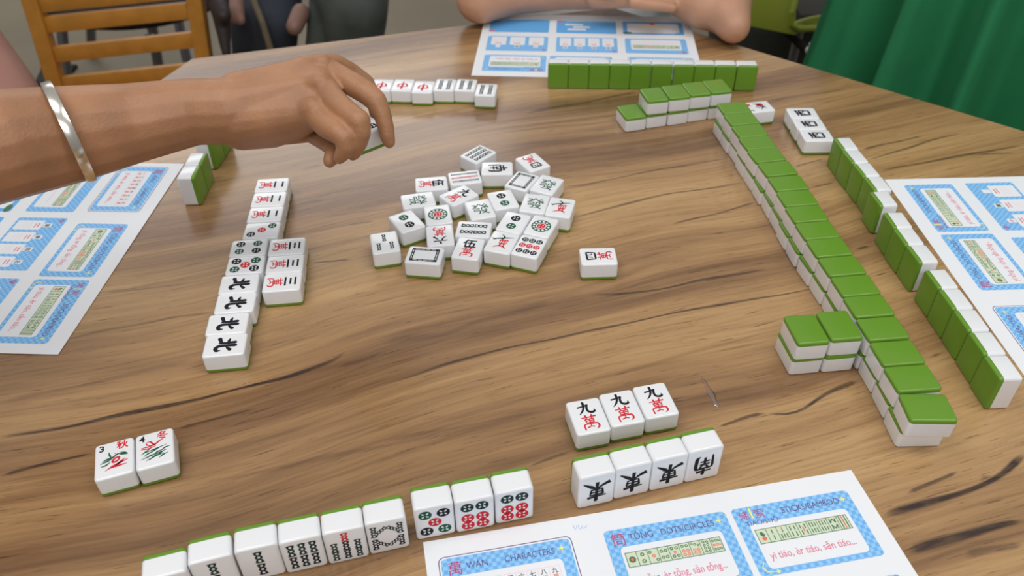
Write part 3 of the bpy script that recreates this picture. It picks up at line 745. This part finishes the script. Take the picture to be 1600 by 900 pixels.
# pen squiggle on the near sheet
SQ=Print(); SQ.stroke([(97.6,-5.8),(97.4,-7.6),(98.2,-9.6),(99.4,-8.4),(100,-6.6)],.32,.15,BL); SQ.stroke([(100.6,-6.9),(101.1,-10.2),(102.3,-9.6),(103,-7.4),(103.4,-10),(104.6,-9.6),(106.4,-8.2)],.3,.15,BL)
sheet((-58.8,305.5),10.44,'white printed reference sheet at the bottom edge showing CHARACTERS and DOTS/CIRCLES cards',extra=SQ)
sheet((-353.9,779.1),-92.5,'white printed reference sheet lying under the forearm at the left',tilt=R(-.25))
sheet((246.6,970.6),175.8,'white printed reference sheet in front of the person with crossed forearms')
sheet((396.7,436.0),91.4,'white printed reference sheet at the right edge beside the standing green-backed row')
# ---------------------------------------------------------------- table
TP=[(-.426,1.053),(.1539,1.2219),(.640,.780),(.660,.20),(.45,.04),(-.45,.04),(-.66,.30),(-.585,.57)]
VEINS=[ # measured dark lines of the laminate: (points in frame, width mm, strength)
([(600,600),(640,590),(700,567),(760,553),(800,543),(900,521),(1000,500),(1100,481),(1200,464),(1290,446)],1.1,.8),
([(0,684),(75,673),(175,650),(250,637),(320,622),(400,602),(440,592),(482,577),(525,563),(532,556),(540,548)],1.8,.95),
([(0,745),(70,726),(145,707)],1.2,.9),([(275,672),(340,655),(400,637)],1.1,.7),([(0,684),(75,673),(160,655)],1.2,.6),
([(924,460),(940,462.5),(975,460),(1040,450),(1100,436),(1200,421)],1.3,.8),
([(1050,351),(1125,332),(1182,315)],1.2,.75),([(900,339),(975,319),(1050,302),(1125,292),(1162,284)],1.3,.65),
([(885,291),(905,292),(950,281),(1025,265),(1137,248)],1.2,.6),
([(482,411),(550,405)],1.2,.7),([(457,321),(512,312)],1,.5),([(537,353),(587,346)],1,.5),([(470,266),(505,257)],1.6,.4),
([(1380,807),(1425,795),(1512,767),(1540,755),(1560,748),(1600,708)],2.4,.95),
([(1417,863),(1450,854),(1512,838),(1550,822),(1600,814)],2.6,.95),([(1417,772),(1462,755),(1500,736)],1.1,.7),
([(1505,870),(1532,862),(1560,860),(1600,850)],2.2,.5),([(1530,757),(1545,745),(1558,747)],3.0,.6),
([(1200,645),(1227,650),(1245,646),(1260,639),(1275,622),(1307,605),(1342,595)],1.5,.85),([(1450,560),(1477,551)],1.1,.7),
([(1335,391),(1362,385)],1.2,.8),([(1365,431),(1387,425)],1.2,.8),([(1267,293),(1305,285)],1.2,.8),([(1240,262),(1290,248)],1,.6),
([(1348,234),(1390,224),(1440,212)],1.6,.7),([(1357,249),(1390,240),(1430,228),(1440,224),(1500,208)],1.2,.7),([(1376,268),(1400,262),(1440,254),(1520,240),(1600,228)],1.6,.7),
([(1372,266),(1450,254),(1525,240),(1590,239)],1.4,.55),
([(825,729),(862,715),(895,706)],1.0,.6),([(1119,667),(1144,661),(1172,649),(1180,647),(1200,646)],1.3,.8),
([(820,178),(840,173),(874,166.6),(919,160),(952,152),(995,143)],2.4,.6),
([(100,532),(175,515),(275,495),(337,487)],1.4,.45),([(155,457),(225,450),(300,440)],1.2,.35),([(163,458),(208,454),(290,442)],1.2,.4),([(112,530),(163,518),(235,501),(290,494)],1.2,.4),
([(600,535),(650,530),(700,522),(737,504),(800,489),(860,470)],3.2,.3),([(525,575),(570,563),(600,550)],1.6,.5),
([(1200,132),(1240,127),(1285,121)],1.6,.35),([(1200,158),(1260,148),(1320,140)],2.2,.3),
([(612,86),(675,75),(750,65)],3.5,.22),([(800,228),(1000,205),(1112,192)],2.6,.2),
([(380,330),(395,327),(520,300),(640,280)],1.8,.3),([(500,340),(560,331),(640,322)],1.4,.3),
([(400,372),(460,366),(560,348)],1.4,.25),([(0,630),(80,612),(200,585),(310,560)],2.4,.28),([(600,690),(720,668),(850,640)],1.6,.25),([(300,760),(480,720),(640,690),(800,650)],1.6,.22),([(900,600),(1050,560),(1200,520)],1.6,.25)]
def table():
    root=empty('table',(0,.6,-.72)); tag(root,'wood-grain laminate table with angled corners covered in mahjong tiles','table')
    bm=bmesh.new(); ly=bm.verts.layers.float.new('vein')
    t=[bm.verts.new((x,y-.6,.72)) for x,y in TP]; q=[bm.verts.new((x,y-.6,.693)) for x,y in TP]
    bm.faces.new(t); bm.faces.new(q[::-1]); n=len(TP)
    for i in range(n): bm.faces.new((t[i],q[i],q[(i+1)%n],t[(i+1)%n]))
    bmesh.ops.recalc_face_normals(bm,faces=bm.faces)
    rr=random.Random(4)
    for vi,(pts,w,s) in enumerate(sorted(VEINS,key=lambda q:q[2])):
        P=[onz(x,y,0) for x,y in pts]; F=[]
        for i in range(len(P)-1):
            L=(P[i+1]-P[i]).length; k=max(1,int(L/.006))
            F+=[P[i].lerp(P[i+1],j/k) for j in range(k)]
        F.append(P[-1]); m=len(F); ph=rr.random()*9
        for _ in range(3): F=[F[0]]+[(F[i-1]+F[i]*2+F[i+1])/4 for i in range(1,m-1)]+[F[-1]]
        rows=[]
        for i,p in enumerate(F):
            d=(F[min(i+1,m-1)]-F[max(i-1,0)]).normalized(); nr=Vector((-d.y,d.x,0))
            u=i/(m-1); tp=min(1,u*9,(1-u)*9)**.5; ww=w/560*(.78+.22*math.sin(ph+i*.33))*(.35+.65*tp)
            p=p+nr*(.0006*math.sin(ph+i*.21)+.0004*math.sin(i*.53)); r=[]
            for o,a in ((-1,0),(-.45,1),(.45,1),(1,0)):
                v=bm.verts.new((p.x+nr.x*o*ww,p.y-.6+nr.y*o*ww,.72+.00002+vi*.0000015)); v[ly]=a*s*tp; r.append(v)
            rows.append(r)
        for a,b in zip(rows,rows[1:]):
            for k in range(3):
                f=bm.faces.new((a[k],b[k],b[k+1],a[k+1])); f.normal_update()
                if f.normal.z<0: f.normal_flip()
    me=bpy.data.meshes.new('tabletop'); bm.to_mesh(me); bm.free(); me.materials.append(WOOD)
    link('tabletop',me,root)
    b=bmesh.new(); tube(b,[(0,0,0.02),(0,0,.60),(0,0,.693)],[.045,.045,.12],24); frombm('pedestal',b,CHROME,root)
    b=bmesh.new(); tube(b,[(0,0,-.03),(0,0,0),(0,0,.02)],[.30,.29,.05],32); frombm('base',b,CHROME,root)
    return root
table()
FLZ=-.75
WATER,_nt,_b=new('water'); _N=_nt.nodes; _mx=_N.new('ShaderNodeMixShader'); _tr=_N.new('ShaderNodeBsdfTransparent'); _gl2=_N.new('ShaderNodeBsdfGlossy'); _gl2.inputs['Roughness'].default_value=.12
_tr.inputs[0].default_value=(.98,.86,.66,1); _mx.inputs[0].default_value=.35; _nt.links.new(_tr.outputs[0],_mx.inputs[1]); _nt.links.new(_gl2.outputs[0],_mx.inputs[2]); _nt.links.new(_mx.outputs[0],_N['Material Output'].inputs[0])
# a smear of liquid on the table right of the nine tiles
b=bmesh.new()
_w=((1095,589,.5),(1101,597,1.3),(1106,605,1.1),(1109,612,2.2),(1113,618,2.5),(1116,625,1.6),(1120,633,2.0),(1122,636,.6))
tube(b,[onz(x,y,0) for x,y,r in _w],[r*.0012 for x,y,r in _w],14)
bmesh.ops.scale(b,verts=b.verts,vec=(1,1,.35)); bmesh.ops.translate(b,verts=b.verts,vec=(0,0,.0001))
tag(frombm('water_smear',b,WATER),'small wet smear on the bare table right of the nine-of-characters tiles','water smear')
# ---------------------------------------------------------------- floor
b=bmesh.new(); 
for v in ((-9,-3),(9,-3),(9,12),(-9,12)): b.verts.new((*v,FLZ))
b.faces.new(b.verts[:]); 
FL=mat('floor_vinyl',(.190,.155,.098),.5,noise=.22,nscale=1.3)
tag(frombm('floor',b,FL,smooth=False),kind='structure')
# ---------------------------------------------------------------- reaching arm
def person_arm():
    base=at(300,174,.655); root=empty('person',(base.x,base.y,0.10)); 
    tag(root,'bare tan forearm with silver bangle reaching in from the left, holding a tile','person')
    A=lambda x,y,d,r: (at(x,y,d),r/1000)
    bm=bmesh.new()
    arm=[A(-420,330,.50,47),A(-200,268,.55,44),A(0,228,.590,39.5),A(100,212,.622,36.5),A(200,194,.645,31),A(300,175,.655,26.2),A(365,174,.652,26)]
    for a,c in zip(arm,arm[1:]): hull(bm,[a,c],48)
    el=arm[0][0]; hull(bm,[arm[0],(el+Vector((-.12,.05,.20)),.055)],20)
    hull(bm,[A(318,153,.641,6.5),A(333,157,.646,9)])         # wrist bone
    wr=[A(372,148,.655,18),A(372,168,.648,20),A(374,188,.650,20),A(378,200,.66,18)]
    kn=[A(522,100,.668,8.5),A(503,105,.655,10),A(501,133,.642,11.5),A(492,174,.636,12.5)]   # knuckles, far to near
    for i in range(3): hull(bm,[wr[i],wr[i+1],kn[i],kn[i+1]])
    hull(bm,[wr[3],kn[3],A(425,205,.665,13.5),A(462,196,.65,11.5)])
    hull(bm,[A(400,180,.67,16),A(465,160,.68,13),A(480,130,.68,12),wr[1]])
    for (x,y,d,r) in ((504,101,.648,8.5),(501,131,.634,9),(492,170,.628,9)): hull(bm,[A(x,y,d,r),A(x-40,y+6,d+.012,9)])
    def finger(ps):
        for a,c in zip(ps,ps[1:]): hull(bm,[a,c])
    finger([kn[1],A(530,121,.650,10.2),A(552,132,.643,9.7),A(573,145,.638,9.2),A(587,157,.636,8.6),A(597,177,.637,7.2),A(602,196,.639,6.7),A(605,212,.641,6.1),A(608,222,.643,5.0)])
    finger([kn[0],A(548,112,.682,7.6),A(572,130,.690,7.4),A(584,156,.694,6.6),A(588,178,.694,6)])
    finger([kn[2],A(522,157,.628,9.8),A(543,176,.617,9.2),A(561,189,.610,8.8),A(565,207,.612,7.2),A(561,224,.617,6.4),A(555,237,.622,5.4),A(551,243,.625,4.2)])
    finger([kn[3],A(512,196,.622,10.2),A(529,207,.613,9.0),A(538,215,.610,8.0),A(541,228,.612,6.9),A(536,239,.616,6.2),A(530,247,.620,4.8)])
    finger([A(440,200,.672,14),A(485,205,.672,9),A(512,222,.660,8.4),A(524,233,.645,7.6),A(519,245,.637,6.6),A(515,252,.634,5.2)])
    o=remesh('arm_and_hand',bm,.0014,SKIN,root,5)
    # bangle round the forearm, a little loose
    c=at(108,208,.619); d=(at(200,194,.645)-at(0,228,.590)).normalized()
    rv=ray(108,208); d=(XR*.90+UP*.43+FW*.42).normalized()
    u=d.cross(rv).normalized(); w=d.cross(u).normalized(); bm=bmesh.new(); n=64; prof=[(-3.6,-.6),(3.6,-.6),(3.6,.6),(2.4,1.0),(-2.4,1.0),(-3.6,.6)]
    rings=[]
    for k in range(n):
        a=2*PI*k/n; e=u*math.cos(a)*.0385+w*math.sin(a)*.0405; en=e.normalized(); rad=1
        rings.append([bm.verts.new(c+e+en*(q/1000)+d*(p/1000)) for p,q in prof])
    for k in range(n):
        for j in range(6): bm.faces.new((rings[k][j],rings[k][(j+1)%6],rings[(k+1)%n][(j+1)%6],rings[(k+1)%n][j]))
    br=frombm('bangle',bm,SILV,root,world=True); br['label']='narrow polished silver bangle'
person_arm()
# tile pinched in the fingers, above the table
def held():
    a=R(40); L=onz(560,246,.133); Rr=onz(603,229,.133); 
    d=(Rr-L).normalized(); c=(L+Rr)/2+Vector((-d.y,d.x,0))*(W/2000)-d*.001
    ang=math.atan2(d.y,d.x)
    # long side runs along d: local +y of the face points to -d
    M_=Matrix.Translation(c)@Matrix.Rotation(ang,4,'Z')@Matrix.Rotation(PI/2,4,'Z')
    make_tile('d4','F',0,0,0,0,0,'dot mahjong tile pinched in the fingers of the reaching hand',None,matrix=M_)
held()
# ---------------------------------------------------------------- wooden chair beyond the table
def wooden_chair():
    Y=1.80; OR=mat('orange_varnished_wood',(.46,.20,.028),.38,noise=.12,nscale=30)
    c0=ony(180,70,Y); root=empty('wooden_chair',(c0.x,Y,FLZ)); tag(root,'orange-brown wooden ladder-back chair at the far left of the table','chair')
    P=lambda x,y,yy=Y: ony(x,y,yy)
    def bar(name,a,b,wv,t,ov=None):
        """flat board from a to b; wv = height, t = depth"""
        bm=bmesh.new(); dx=(b-a); L=dx.length; ax=dx.normalized(); yv=Vector((0,1,0)); yv=(yv-ax*yv.dot(ax)).normalized(); zv=ax.cross(yv)
        M3=Matrix((ax,yv,zv)).transposed(); box(bm,(0,0,0),(L,t,wv),bev=.003); bmesh.ops.rotate(bm,verts=bm.verts,cent=(0,0,0),matrix=M3); bmesh.ops.translate(bm,verts=bm.verts,vec=(a+b)/2)
        return frombm(name,bm,OR,root,world=True)
    for xa,ya,xb,yb in ((60,24,285,2),(70,39,292,17),(84,84,303,60),(97,130,312,105)):pass
    lp0,lp1=P(46,-14),P(95,152); rp0,rp1=P(300,-40),P(322,110)
    def ext(a,b,z): k=(z-a.z)/(b.z-a.z); return a+(b-a)*k
    bar('back_post',ext(lp0,lp1,.17),ext(lp0,lp1,FLZ+.004),.036,.030); bar('back_post',ext(rp0,rp1,.17),ext(rp0,rp1,FLZ+.004),.034,.030)
    sl=[((54,7),(300,-18)),((68,38.5),(296,16)),((83,85),(306,61)),((98,131),(316,108))]
    for (a,b) in sl: bar('slat',P(*a),P(*b),.036,.016)
    a,b_=ext(lp0,lp1,.12),ext(rp0,rp1,.12); bar('top_rail',a,b_,.07,.02)
    # seat towards the table and front legs
    l=ext(lp0,lp1,-.42); r=ext(rp0,rp1,-.42); bm=bmesh.new(); m=(l+r)/2
    box(bm,(m.x,m.y-.20,-.43),((r-l).length*.96,.40,.025),bev=.006); frombm('seat',bm,OR,root,world=True)
    for q in (l,r): bar('front_leg',Vector((q.x,q.y-.38,-.445)),Vector((q.x,q.y-.38,FLZ+.004)),.034,.034)
wooden_chair()
# ---------------------------------------------------------------- dark chairs behind
def cap_obj(name,segs,m,root,vox=.012,sm=4):
    bm=bmesh.new()
    for s in segs: hull(bm,s)
    return remesh(name,bm,vox,m,root,sm)
DARK=mat('dark_brown_plastic',(.014,.009,.007),.7,spec=.2); STEEL=mat('brushed_steel',(.20,.20,.22),.3,metal=.8)
def far_stool():
    s=at(212,0,2.35); root=empty('office_chair',(s.x,s.y,FLZ)); tag(root,'dark brown seat on slim metal legs seen through the wooden slats','chair')
    bm=bmesh.new(); bmesh.ops.create_uvsphere(bm,u_segments=32,v_segments=12,radius=1,matrix=Matrix.Translation(s)@Matrix.Diagonal((.25,.2,.04,1))); frombm('seat',bm,DARK,root,world=True)
    for (a,b,da,db) in (((92,0),(104,122),2.50,2.62),((140,-5),(143,72),2.72,2.9),((230,-5),(248,106),2.50,2.66),((270,-5),(293,98),2.72,2.8)):
        p=at(*a,da); q=at(*b,db); q=p+(q-p)*((FLZ+.01-p.z)/(q.z-p.z)) if q.z<p.z else q
        bm=bmesh.new(); tube(bm,[p,q],.016,14); frombm('leg',bm,STEEL,root,world=True)
    for px,py,d,r in ((113,22,2.42,.022),(232,57,2.46,.013)):  # bright blobs put in as the white highlights around the legs
        bm=bmesh.new(); bmesh.ops.create_uvsphere(bm,u_segments=16,v_segments=10,radius=r,matrix=Matrix.Translation(at(px,py,d))@Matrix.Diagonal((1.5,1,.7,1))); frombm('highlight_blob',bm,mat('highlight_white',(.9,.9,.9),.15,metal=.6),root,world=True)
far_stool()
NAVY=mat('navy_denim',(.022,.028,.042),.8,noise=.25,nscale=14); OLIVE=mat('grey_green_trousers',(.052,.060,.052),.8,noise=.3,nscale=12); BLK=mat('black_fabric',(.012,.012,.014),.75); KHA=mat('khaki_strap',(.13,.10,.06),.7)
def seated(tagl,cloth,pts,extra):
    p=pts[0][0][0]; root=empty('person',(p.x,p.y,FLZ)); tag(root,tagl,'person')
    cap_obj('trousers',pts,cloth,root,.010,5)
    for nm,segs,m,lab in extra:
        o=cap_obj(nm,segs,m,root,.005,3)
        if lab: o['label']=lab
    return root
B=lambda x,y,d,r:(at(x,y,d),r)
seated('person in dark navy jeans, seen from the lap down behind the table',NAVY,
 [[B(395,-30,2.1,.062),B(394,40,2.05,.055)],[B(394,40,2.05,.055),B(396,120,2.15,.05)],[B(436,-30,2.05,.062),B(432,40,2.0,.055)],[B(432,40,2.0,.055),B(430,120,2.1,.05)],[B(395,-40,2.1,.07),B(436,-40,2.05,.062)]],
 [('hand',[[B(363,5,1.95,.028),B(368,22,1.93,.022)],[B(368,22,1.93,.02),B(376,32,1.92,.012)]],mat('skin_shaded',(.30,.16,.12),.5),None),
  ('bag_strap',[[B(392,-10,1.93,.009),B(410,35,1.92,.009)],[B(410,35,1.92,.009),B(424,80,1.95,.009)]],KHA,'khaki bag strap')])
seated('person in grey-green trousers with crossed legs behind the far edge of the table',OLIVE,
 [[B(545,-30,1.95,.10),B(556,20,1.9,.075)],[B(556,20,1.9,.075),B(552,110,2.0,.06)],[B(515,-30,2.0,.045),B(502,30,1.95,.034)],[B(502,30,1.95,.034),B(494,110,2.0,.032)],[B(515,-40,2.0,.05),B(545,-40,1.95,.10)]],
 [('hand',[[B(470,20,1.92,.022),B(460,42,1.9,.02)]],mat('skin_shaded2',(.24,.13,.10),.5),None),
  ('trouser_leg',[[B(580,-20,1.96,.03),B(585,50,1.98,.022)],[B(585,50,1.98,.022),B(582,110,2.0,.02)]],BLK,'black edge of the chair fabric'),
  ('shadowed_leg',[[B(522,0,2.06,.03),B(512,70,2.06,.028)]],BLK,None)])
# black chair leg/bag beside the jeans
b=bmesh.new(); root=empty('bag',tuple(at(345,30,1.8)*1.0)); root.location.z=FLZ; tag(root,'dark brown bag hanging between the wooden chair and the navy jeans','bag')
cap_obj('main_body',[[B(338,-20,1.80,.026),B(346,30,1.78,.018)],[B(346,30,1.78,.018),B(354,84,1.8,.011)],[B(342,10,1.78,.022),B(350,25,1.76,.016)]],mat('dark_bag',(.022,.014,.012),.6),root,.006,3); b.free()
# ---------------------------------------------------------------- person with crossed forearms
def far_person():
    c=Vector((.16,1.50,-.30)); root=empty('person',(c.x,c.y,FLZ)); tag(root,'person in white top with blue lanyard resting crossed bare forearms on the table','person')
    Z=lambda x,y,z,r:(onz(x,y,z),r)
    cap_obj('torso',[[((.16,1.52,-.28),.15),((.16,1.50,.10),.13)],[((.02,1.50,.16),.07),((.30,1.50,.16),.07)],[((.16,1.50,.10),.13),((.16,1.50,.2),.09)]],mat('white_shirt',(.62,.62,.63),.85,noise=.12,nscale=14),root,.012,6)
    bm=bmesh.new()
    # right-hand side of the picture: elbow on the table corner, forearm towards the middle
    segs=[[Z(1134,14,.036,.034),Z(1098,14,.034,.027)],[Z(1098,14,.034,.027),Z(1060,0,.034,.022)],[Z(1060,0,.034,.022),Z(1025,-8,.034,.02)],[Z(1134,14,.036,.034),(Vector((.375,1.36,.22)),.046)],
          [Z(1134,14,.036,.034),Z(1147,42,.028,.022)],
          [Z(750,-2,.036,.034),Z(800,-12,.036,.032)],[Z(800,-12,.036,.032),Z(880,-14,.038,.026)],[Z(880,-14,.038,.026),Z(935,-10,.04,.022)],[Z(750,-2,.036,.035),(Vector((-.06,1.40,.22)),.045)]]
    segs+=[[Z(1025,-8,.034,.019),Z(975,-4,.034,.015),Z(985,-14,.034,.015)]]
    for k,(x,y) in enumerate(((938,10),(940,3),(944,-4),(948,-10))): segs.append([Z(975,2-5*k,.030,.009),Z(x,y,.022,.0065)])
    segs.append([Z(1000,-8,.045,.01),Z(975,-16,.05,.008)])
    segs+=[[Z(935,-8,.045,.02),Z(990,-6,.05,.016)]]
    for k,(x,y) in enumerate(((1052,13),(1050,6),(1048,-1),(1040,-8))): segs.append([Z(990,4-5*k,.050,.009),Z(x,y,.040,.0068)])
    segs.append([Z(950,-14,.06,.011),Z(975,-24,.062,.008)])
    for s in segs: hull(bm,s)
    remesh('forearms',bm,.0035,SKIN2,root,6)
    o=cap_obj('lanyard',[[((.262,1.385,-.06),.006),((.268,1.372,.10),.006)],[((.272,1.385,-.06),.006),((.276,1.372,.10),.006)]],mat('lanyard_blue',(.01,.02,.10),.6),root,.003,1); o['label']='dark blue lanyard'
    cap_obj('trousers',[[((.10,1.50,-.34),.12),((.22,1.50,-.34),.12)],[((.08,1.48,-.35),.10),((.02,1.15,-.32),.075)],[((.24,1.48,-.36),.09),((.30,1.16,-.34),.075)],[((.30,1.16,-.34),.075),((.30,1.24,-.70),.055)],[((.02,1.15,-.32),.075),((.0,1.25,-.70),.055)]],mat('dark_olive_trousers',(.045,.047,.040),.85,noise=.3,nscale=10),root,.012,5)
far_person()
root=empty('dark_mass',tuple(at(1205,80,2.35))); root.location.z=FLZ; tag(root,'dark olive mass made up to fill the dark area below the lime chair','bag')  # invented dark mass filling the dark area here, no known object
_q=root.location.copy(); cap_obj('main_body',[[(_q+Vector((-.12,.0,.12)),.11),(_q+Vector((.16,.0,.12)),.11)],[(_q+Vector((-.10,.0,.30)),.09),(_q+Vector((.10,.0,.28)),.09),(_q+Vector((0,.0,.12)),.11)]],mat('dark_olive_matte',(.030,.030,.025),.85,noise=.4,nscale=10),root,.012,5)
# ---------------------------------------------------------------- lime chair
def lime_chair():
    LM=mat('lime_plastic',(.22,.26,.012),.35); c=at(1240,-10,1.95); root=empty('lime_chair',(c.x,c.y,FLZ)); tag(root,'lime green moulded plastic chair with dark seat between the arm and the green dress','chair')
    # back shell: a curved panel
    def panel(name,grid,m,th):
        bm=bmesh.new(); V=[[bm.verts.new(p) for p in row] for row in grid]
        for a,b in zip(V,V[1:]):
            for i in range(len(a)-1): bm.faces.new((a[i],a[i+1],b[i+1],b[i]))
        bmesh.ops.recalc_face_normals(bm,faces=bm.faces); bmesh.ops.solidify(bm,geom=bm.faces[:],thickness=th)
        return frombm(name,bm,m,root,world=True,ang=60)
    g=[]
    for j in range(9):
        t=j/8; row=[]
        for i in range(11):
            s=i/10; x=1150+s*98-6*t; y=-70+t*(104+14*s-26*(1-s)**2*0)+ (6*s if t>.8 else 0)
            row.append(at(x,y,1.90+.10*(1-s)-.03*t+.05*t*t))
        g.append(row)
    panel('back_shell',g,LM,.006)
    g=[]
    for j in range(5):
        t=j/4; row=[]
        for i in range(10):
            s=i/9; x=1236+s*75; y=27+t*20-7*s+(8*(1-s)**3 if t<.5 else 0); row.append(at(x,y,1.90+.14*s+.02*t))
        g.append(row)
    panel('seat_shell',g,LM,.012)
    bm=bmesh.new(); tube(bm,[at(1252,-40,1.86),at(1244,-5,1.87),at(1237,20,1.88),at(1236,38,1.89),at(1246,45,1.90),at(1275,44,1.97),at(1310,39,2.05)],[.008]*7,12); frombm('rim',bm,LM,root,world=True)
    bm=bmesh.new(); box(bm,at(1300,8,2.12),(.22,.2,.03),bev=.01); frombm('seat_pad',bm,mat('dark_pad',(.022,.020,.014),.7),root,world=True)
    q=at(1264,72,2.06)
    for dx in (0,.22):
        bm=bmesh.new(); p=at(1250,44,2.0)+Vector((dx,0,0)); tube(bm,[p,Vector((p.x+.01,p.y+.05,FLZ+.02))],.011,12); frombm('leg',bm,STEEL,root,world=True)
    for px,py in ((1261,78),(1266,71)):  # small bright blobs modelled in place of chrome-like highlights
        bm=bmesh.new(); bmesh.ops.create_uvsphere(bm,u_segments=14,v_segments=8,radius=.0052,matrix=Matrix.Translation(at(px,py,1.95))@Matrix.Diagonal((.8,1,1.5,1))); frombm('chrome_highlight',bm,mat('highlight_chrome',(.9,.9,.9),.1,metal=.3),root,world=True)
    bm=bmesh.new(); tube(bm,[at(1225,46,1.97),at(1262,80,1.96)],.010,10); frombm('leg',bm,DARK,root,world=True)
lime_chair()
# ---------------------------------------------------------------- person in green dress
def dress():
    GD=mat('green_dress_fabric',(.011,.185,.066),.85,noise=.10,nscale=9,bump=.25,bscale=900)
    cx,cy=.775,1.155; root=empty('person',(cx,cy,FLZ)); tag(root,'person in a long pleated green dress standing at the right edge of the table','person')
    bm=bmesh.new(); n=220; rows=[]; Zs=[-.62,-.5,-.38,-.26,-.14,-.02,.08,.18,.27,.34,.40]
    for z in Zs:
        t=(.40-z)/1.02; row=[]
        for k in range(n):
            a=2*PI*k/n
            f=math.sin(13*a+1.1*math.sin(3*a)+.35*t)+.5*math.sin(21*a+1.3+.9*t)
            f=1.2-2.1*abs(math.sin(7*a+.9*math.sin(3*a)+.2*t))**.75+.35*math.sin(19*a+1.3+.9*t); rx=.255+.105*t; ry=.165+.09*t
            q=.006+.058*t**.7
            row.append(bm.verts.new((cx+(rx+q*f)*math.cos(a),cy+(ry+q*f)*math.sin(a),z)))
        rows.append(row)
    for a,b in zip(rows,rows[1:]):
        for k in range(n): bm.faces.new((a[k],a[(k+1)%n],b[(k+1)%n],b[k]))
    frombm('dress',bm,GD,root,world=True,ang=180)
    bm=bmesh.new(); hull(bm,[(Vector((cx-.06,cy,.36)),.13),(Vector((cx+.06,cy,.36)),.13),(Vector((cx-.09,cy,.62)),.10),(Vector((cx+.09,cy,.62)),.10)],20); remesh('bodice',bm,.012,GD,root,5)
    for s in (-1,1):
        bm=bmesh.new(); tube(bm,[(cx+s*.08,cy,-.60),(cx+s*.08,cy,FLZ+.02)],[.045,.035],14); frombm('shin',bm,SKIN2,root,world=True)
dress()
# blurred bare arm low at the left edge
root=empty('person',tuple(at(20,120,1.25))); tag(root,'out-of-focus bare arm crossing the left edge below the wooden chair','person')
cap_obj('arm',[[B(-120,20,1.22,.075),B(-10,150,1.20,.062)],[B(-10,150,1.20,.062),B(40,220,1.18,.05)]],mat('skin_ruddy',(.36,.17,.13),.55),root,.008,4)
# dark shoe on the floor just past the wrist
root=empty('shoe',tuple(at(65,135,2.3))); root.location.z=FLZ; tag(root,'black shoe tip on the floor left of the wooden chair','shoe')
q=onz(66,137,FLZ+.03); cap_obj('upper',[[(q,.026),(q+Vector((-.02,.10,0)),.028)],[(q+Vector((-.02,.10,0)),.028),(q+Vector((-.04,.20,.02)),.034)]],BLK,root,.006,3)
bm=bmesh.new(); box(bm,tuple(q+Vector((-.02,.09,-.024))),(.08,.26,.012),bev=.004); frombm('sole',bm,DARK,root,world=True)
# ---------------------------------------------------------------- light
wd=bpy.data.worlds.new('room_light'); SC.world=wd; wd.use_nodes=True; nt=wd.node_tree; N=nt.nodes; L=nt.links
bg=N['Background']; tc=N.new('ShaderNodeTexCoord'); sx=N.new('ShaderNodeSeparateXYZ'); L.new(tc.outputs['Generated'],sx.inputs[0])
rp=N.new('ShaderNodeValToRGB'); L.new(sx.outputs['Z'],rp.inputs['Fac'])
e=rp.color_ramp.elements; e[0].position=0; e[0].color=(.60,.57,.54,1); e[1].position=.9; e[1].color=(1.0,1.0,1.02,1); k=e.new(.30); k.color=(.72,.72,.72,1)
L.new(rp.outputs[0],bg.inputs['Color']); bg.inputs['Strength'].default_value=.44
def area(name,loc,size,power,col=(1,1,1),target=(0,.6,0)):
    l=bpy.data.lights.new(name,'AREA'); l.shape='RECTANGLE'; l.size,l.size_y=size; l.energy=power; l.color=col
    o=bpy.data.objects.new(name,l); COL.objects.link(o); o.location=loc
    d=Vector(target)-Vector(loc); o.rotation_euler=d.to_track_quat('-Z','Y').to_euler(); return o
area('ceiling_or_fill_lamp',(-.9,.35,2.0),(1.2,.6),14,(1,.985,.96),(-.9,.35,0))
area('ceiling_or_fill_lamp',(.9,.35,2.0),(1.2,.6),14,(1,.985,.96),(.9,.35,0))
area('ceiling_or_fill_lamp',(0,-1.6,1.9),(2.0,.7),24,(1,.985,.97),(0,.6,0))  # unseen fill added behind the camera to brighten the tile fronts
area('ceiling_or_fill_lamp',(-1.5,4.6,2.0),(3.0,1.6),42,(.98,.99,1.0),(-1.5,4.6,0))
vs=SC.view_settings; SC.display_settings.display_device='sRGB'; vs.view_transform='Standard'; vs.look='None'; vs.gamma=1; vs.use_curve_mapping=False; vs.exposure=0
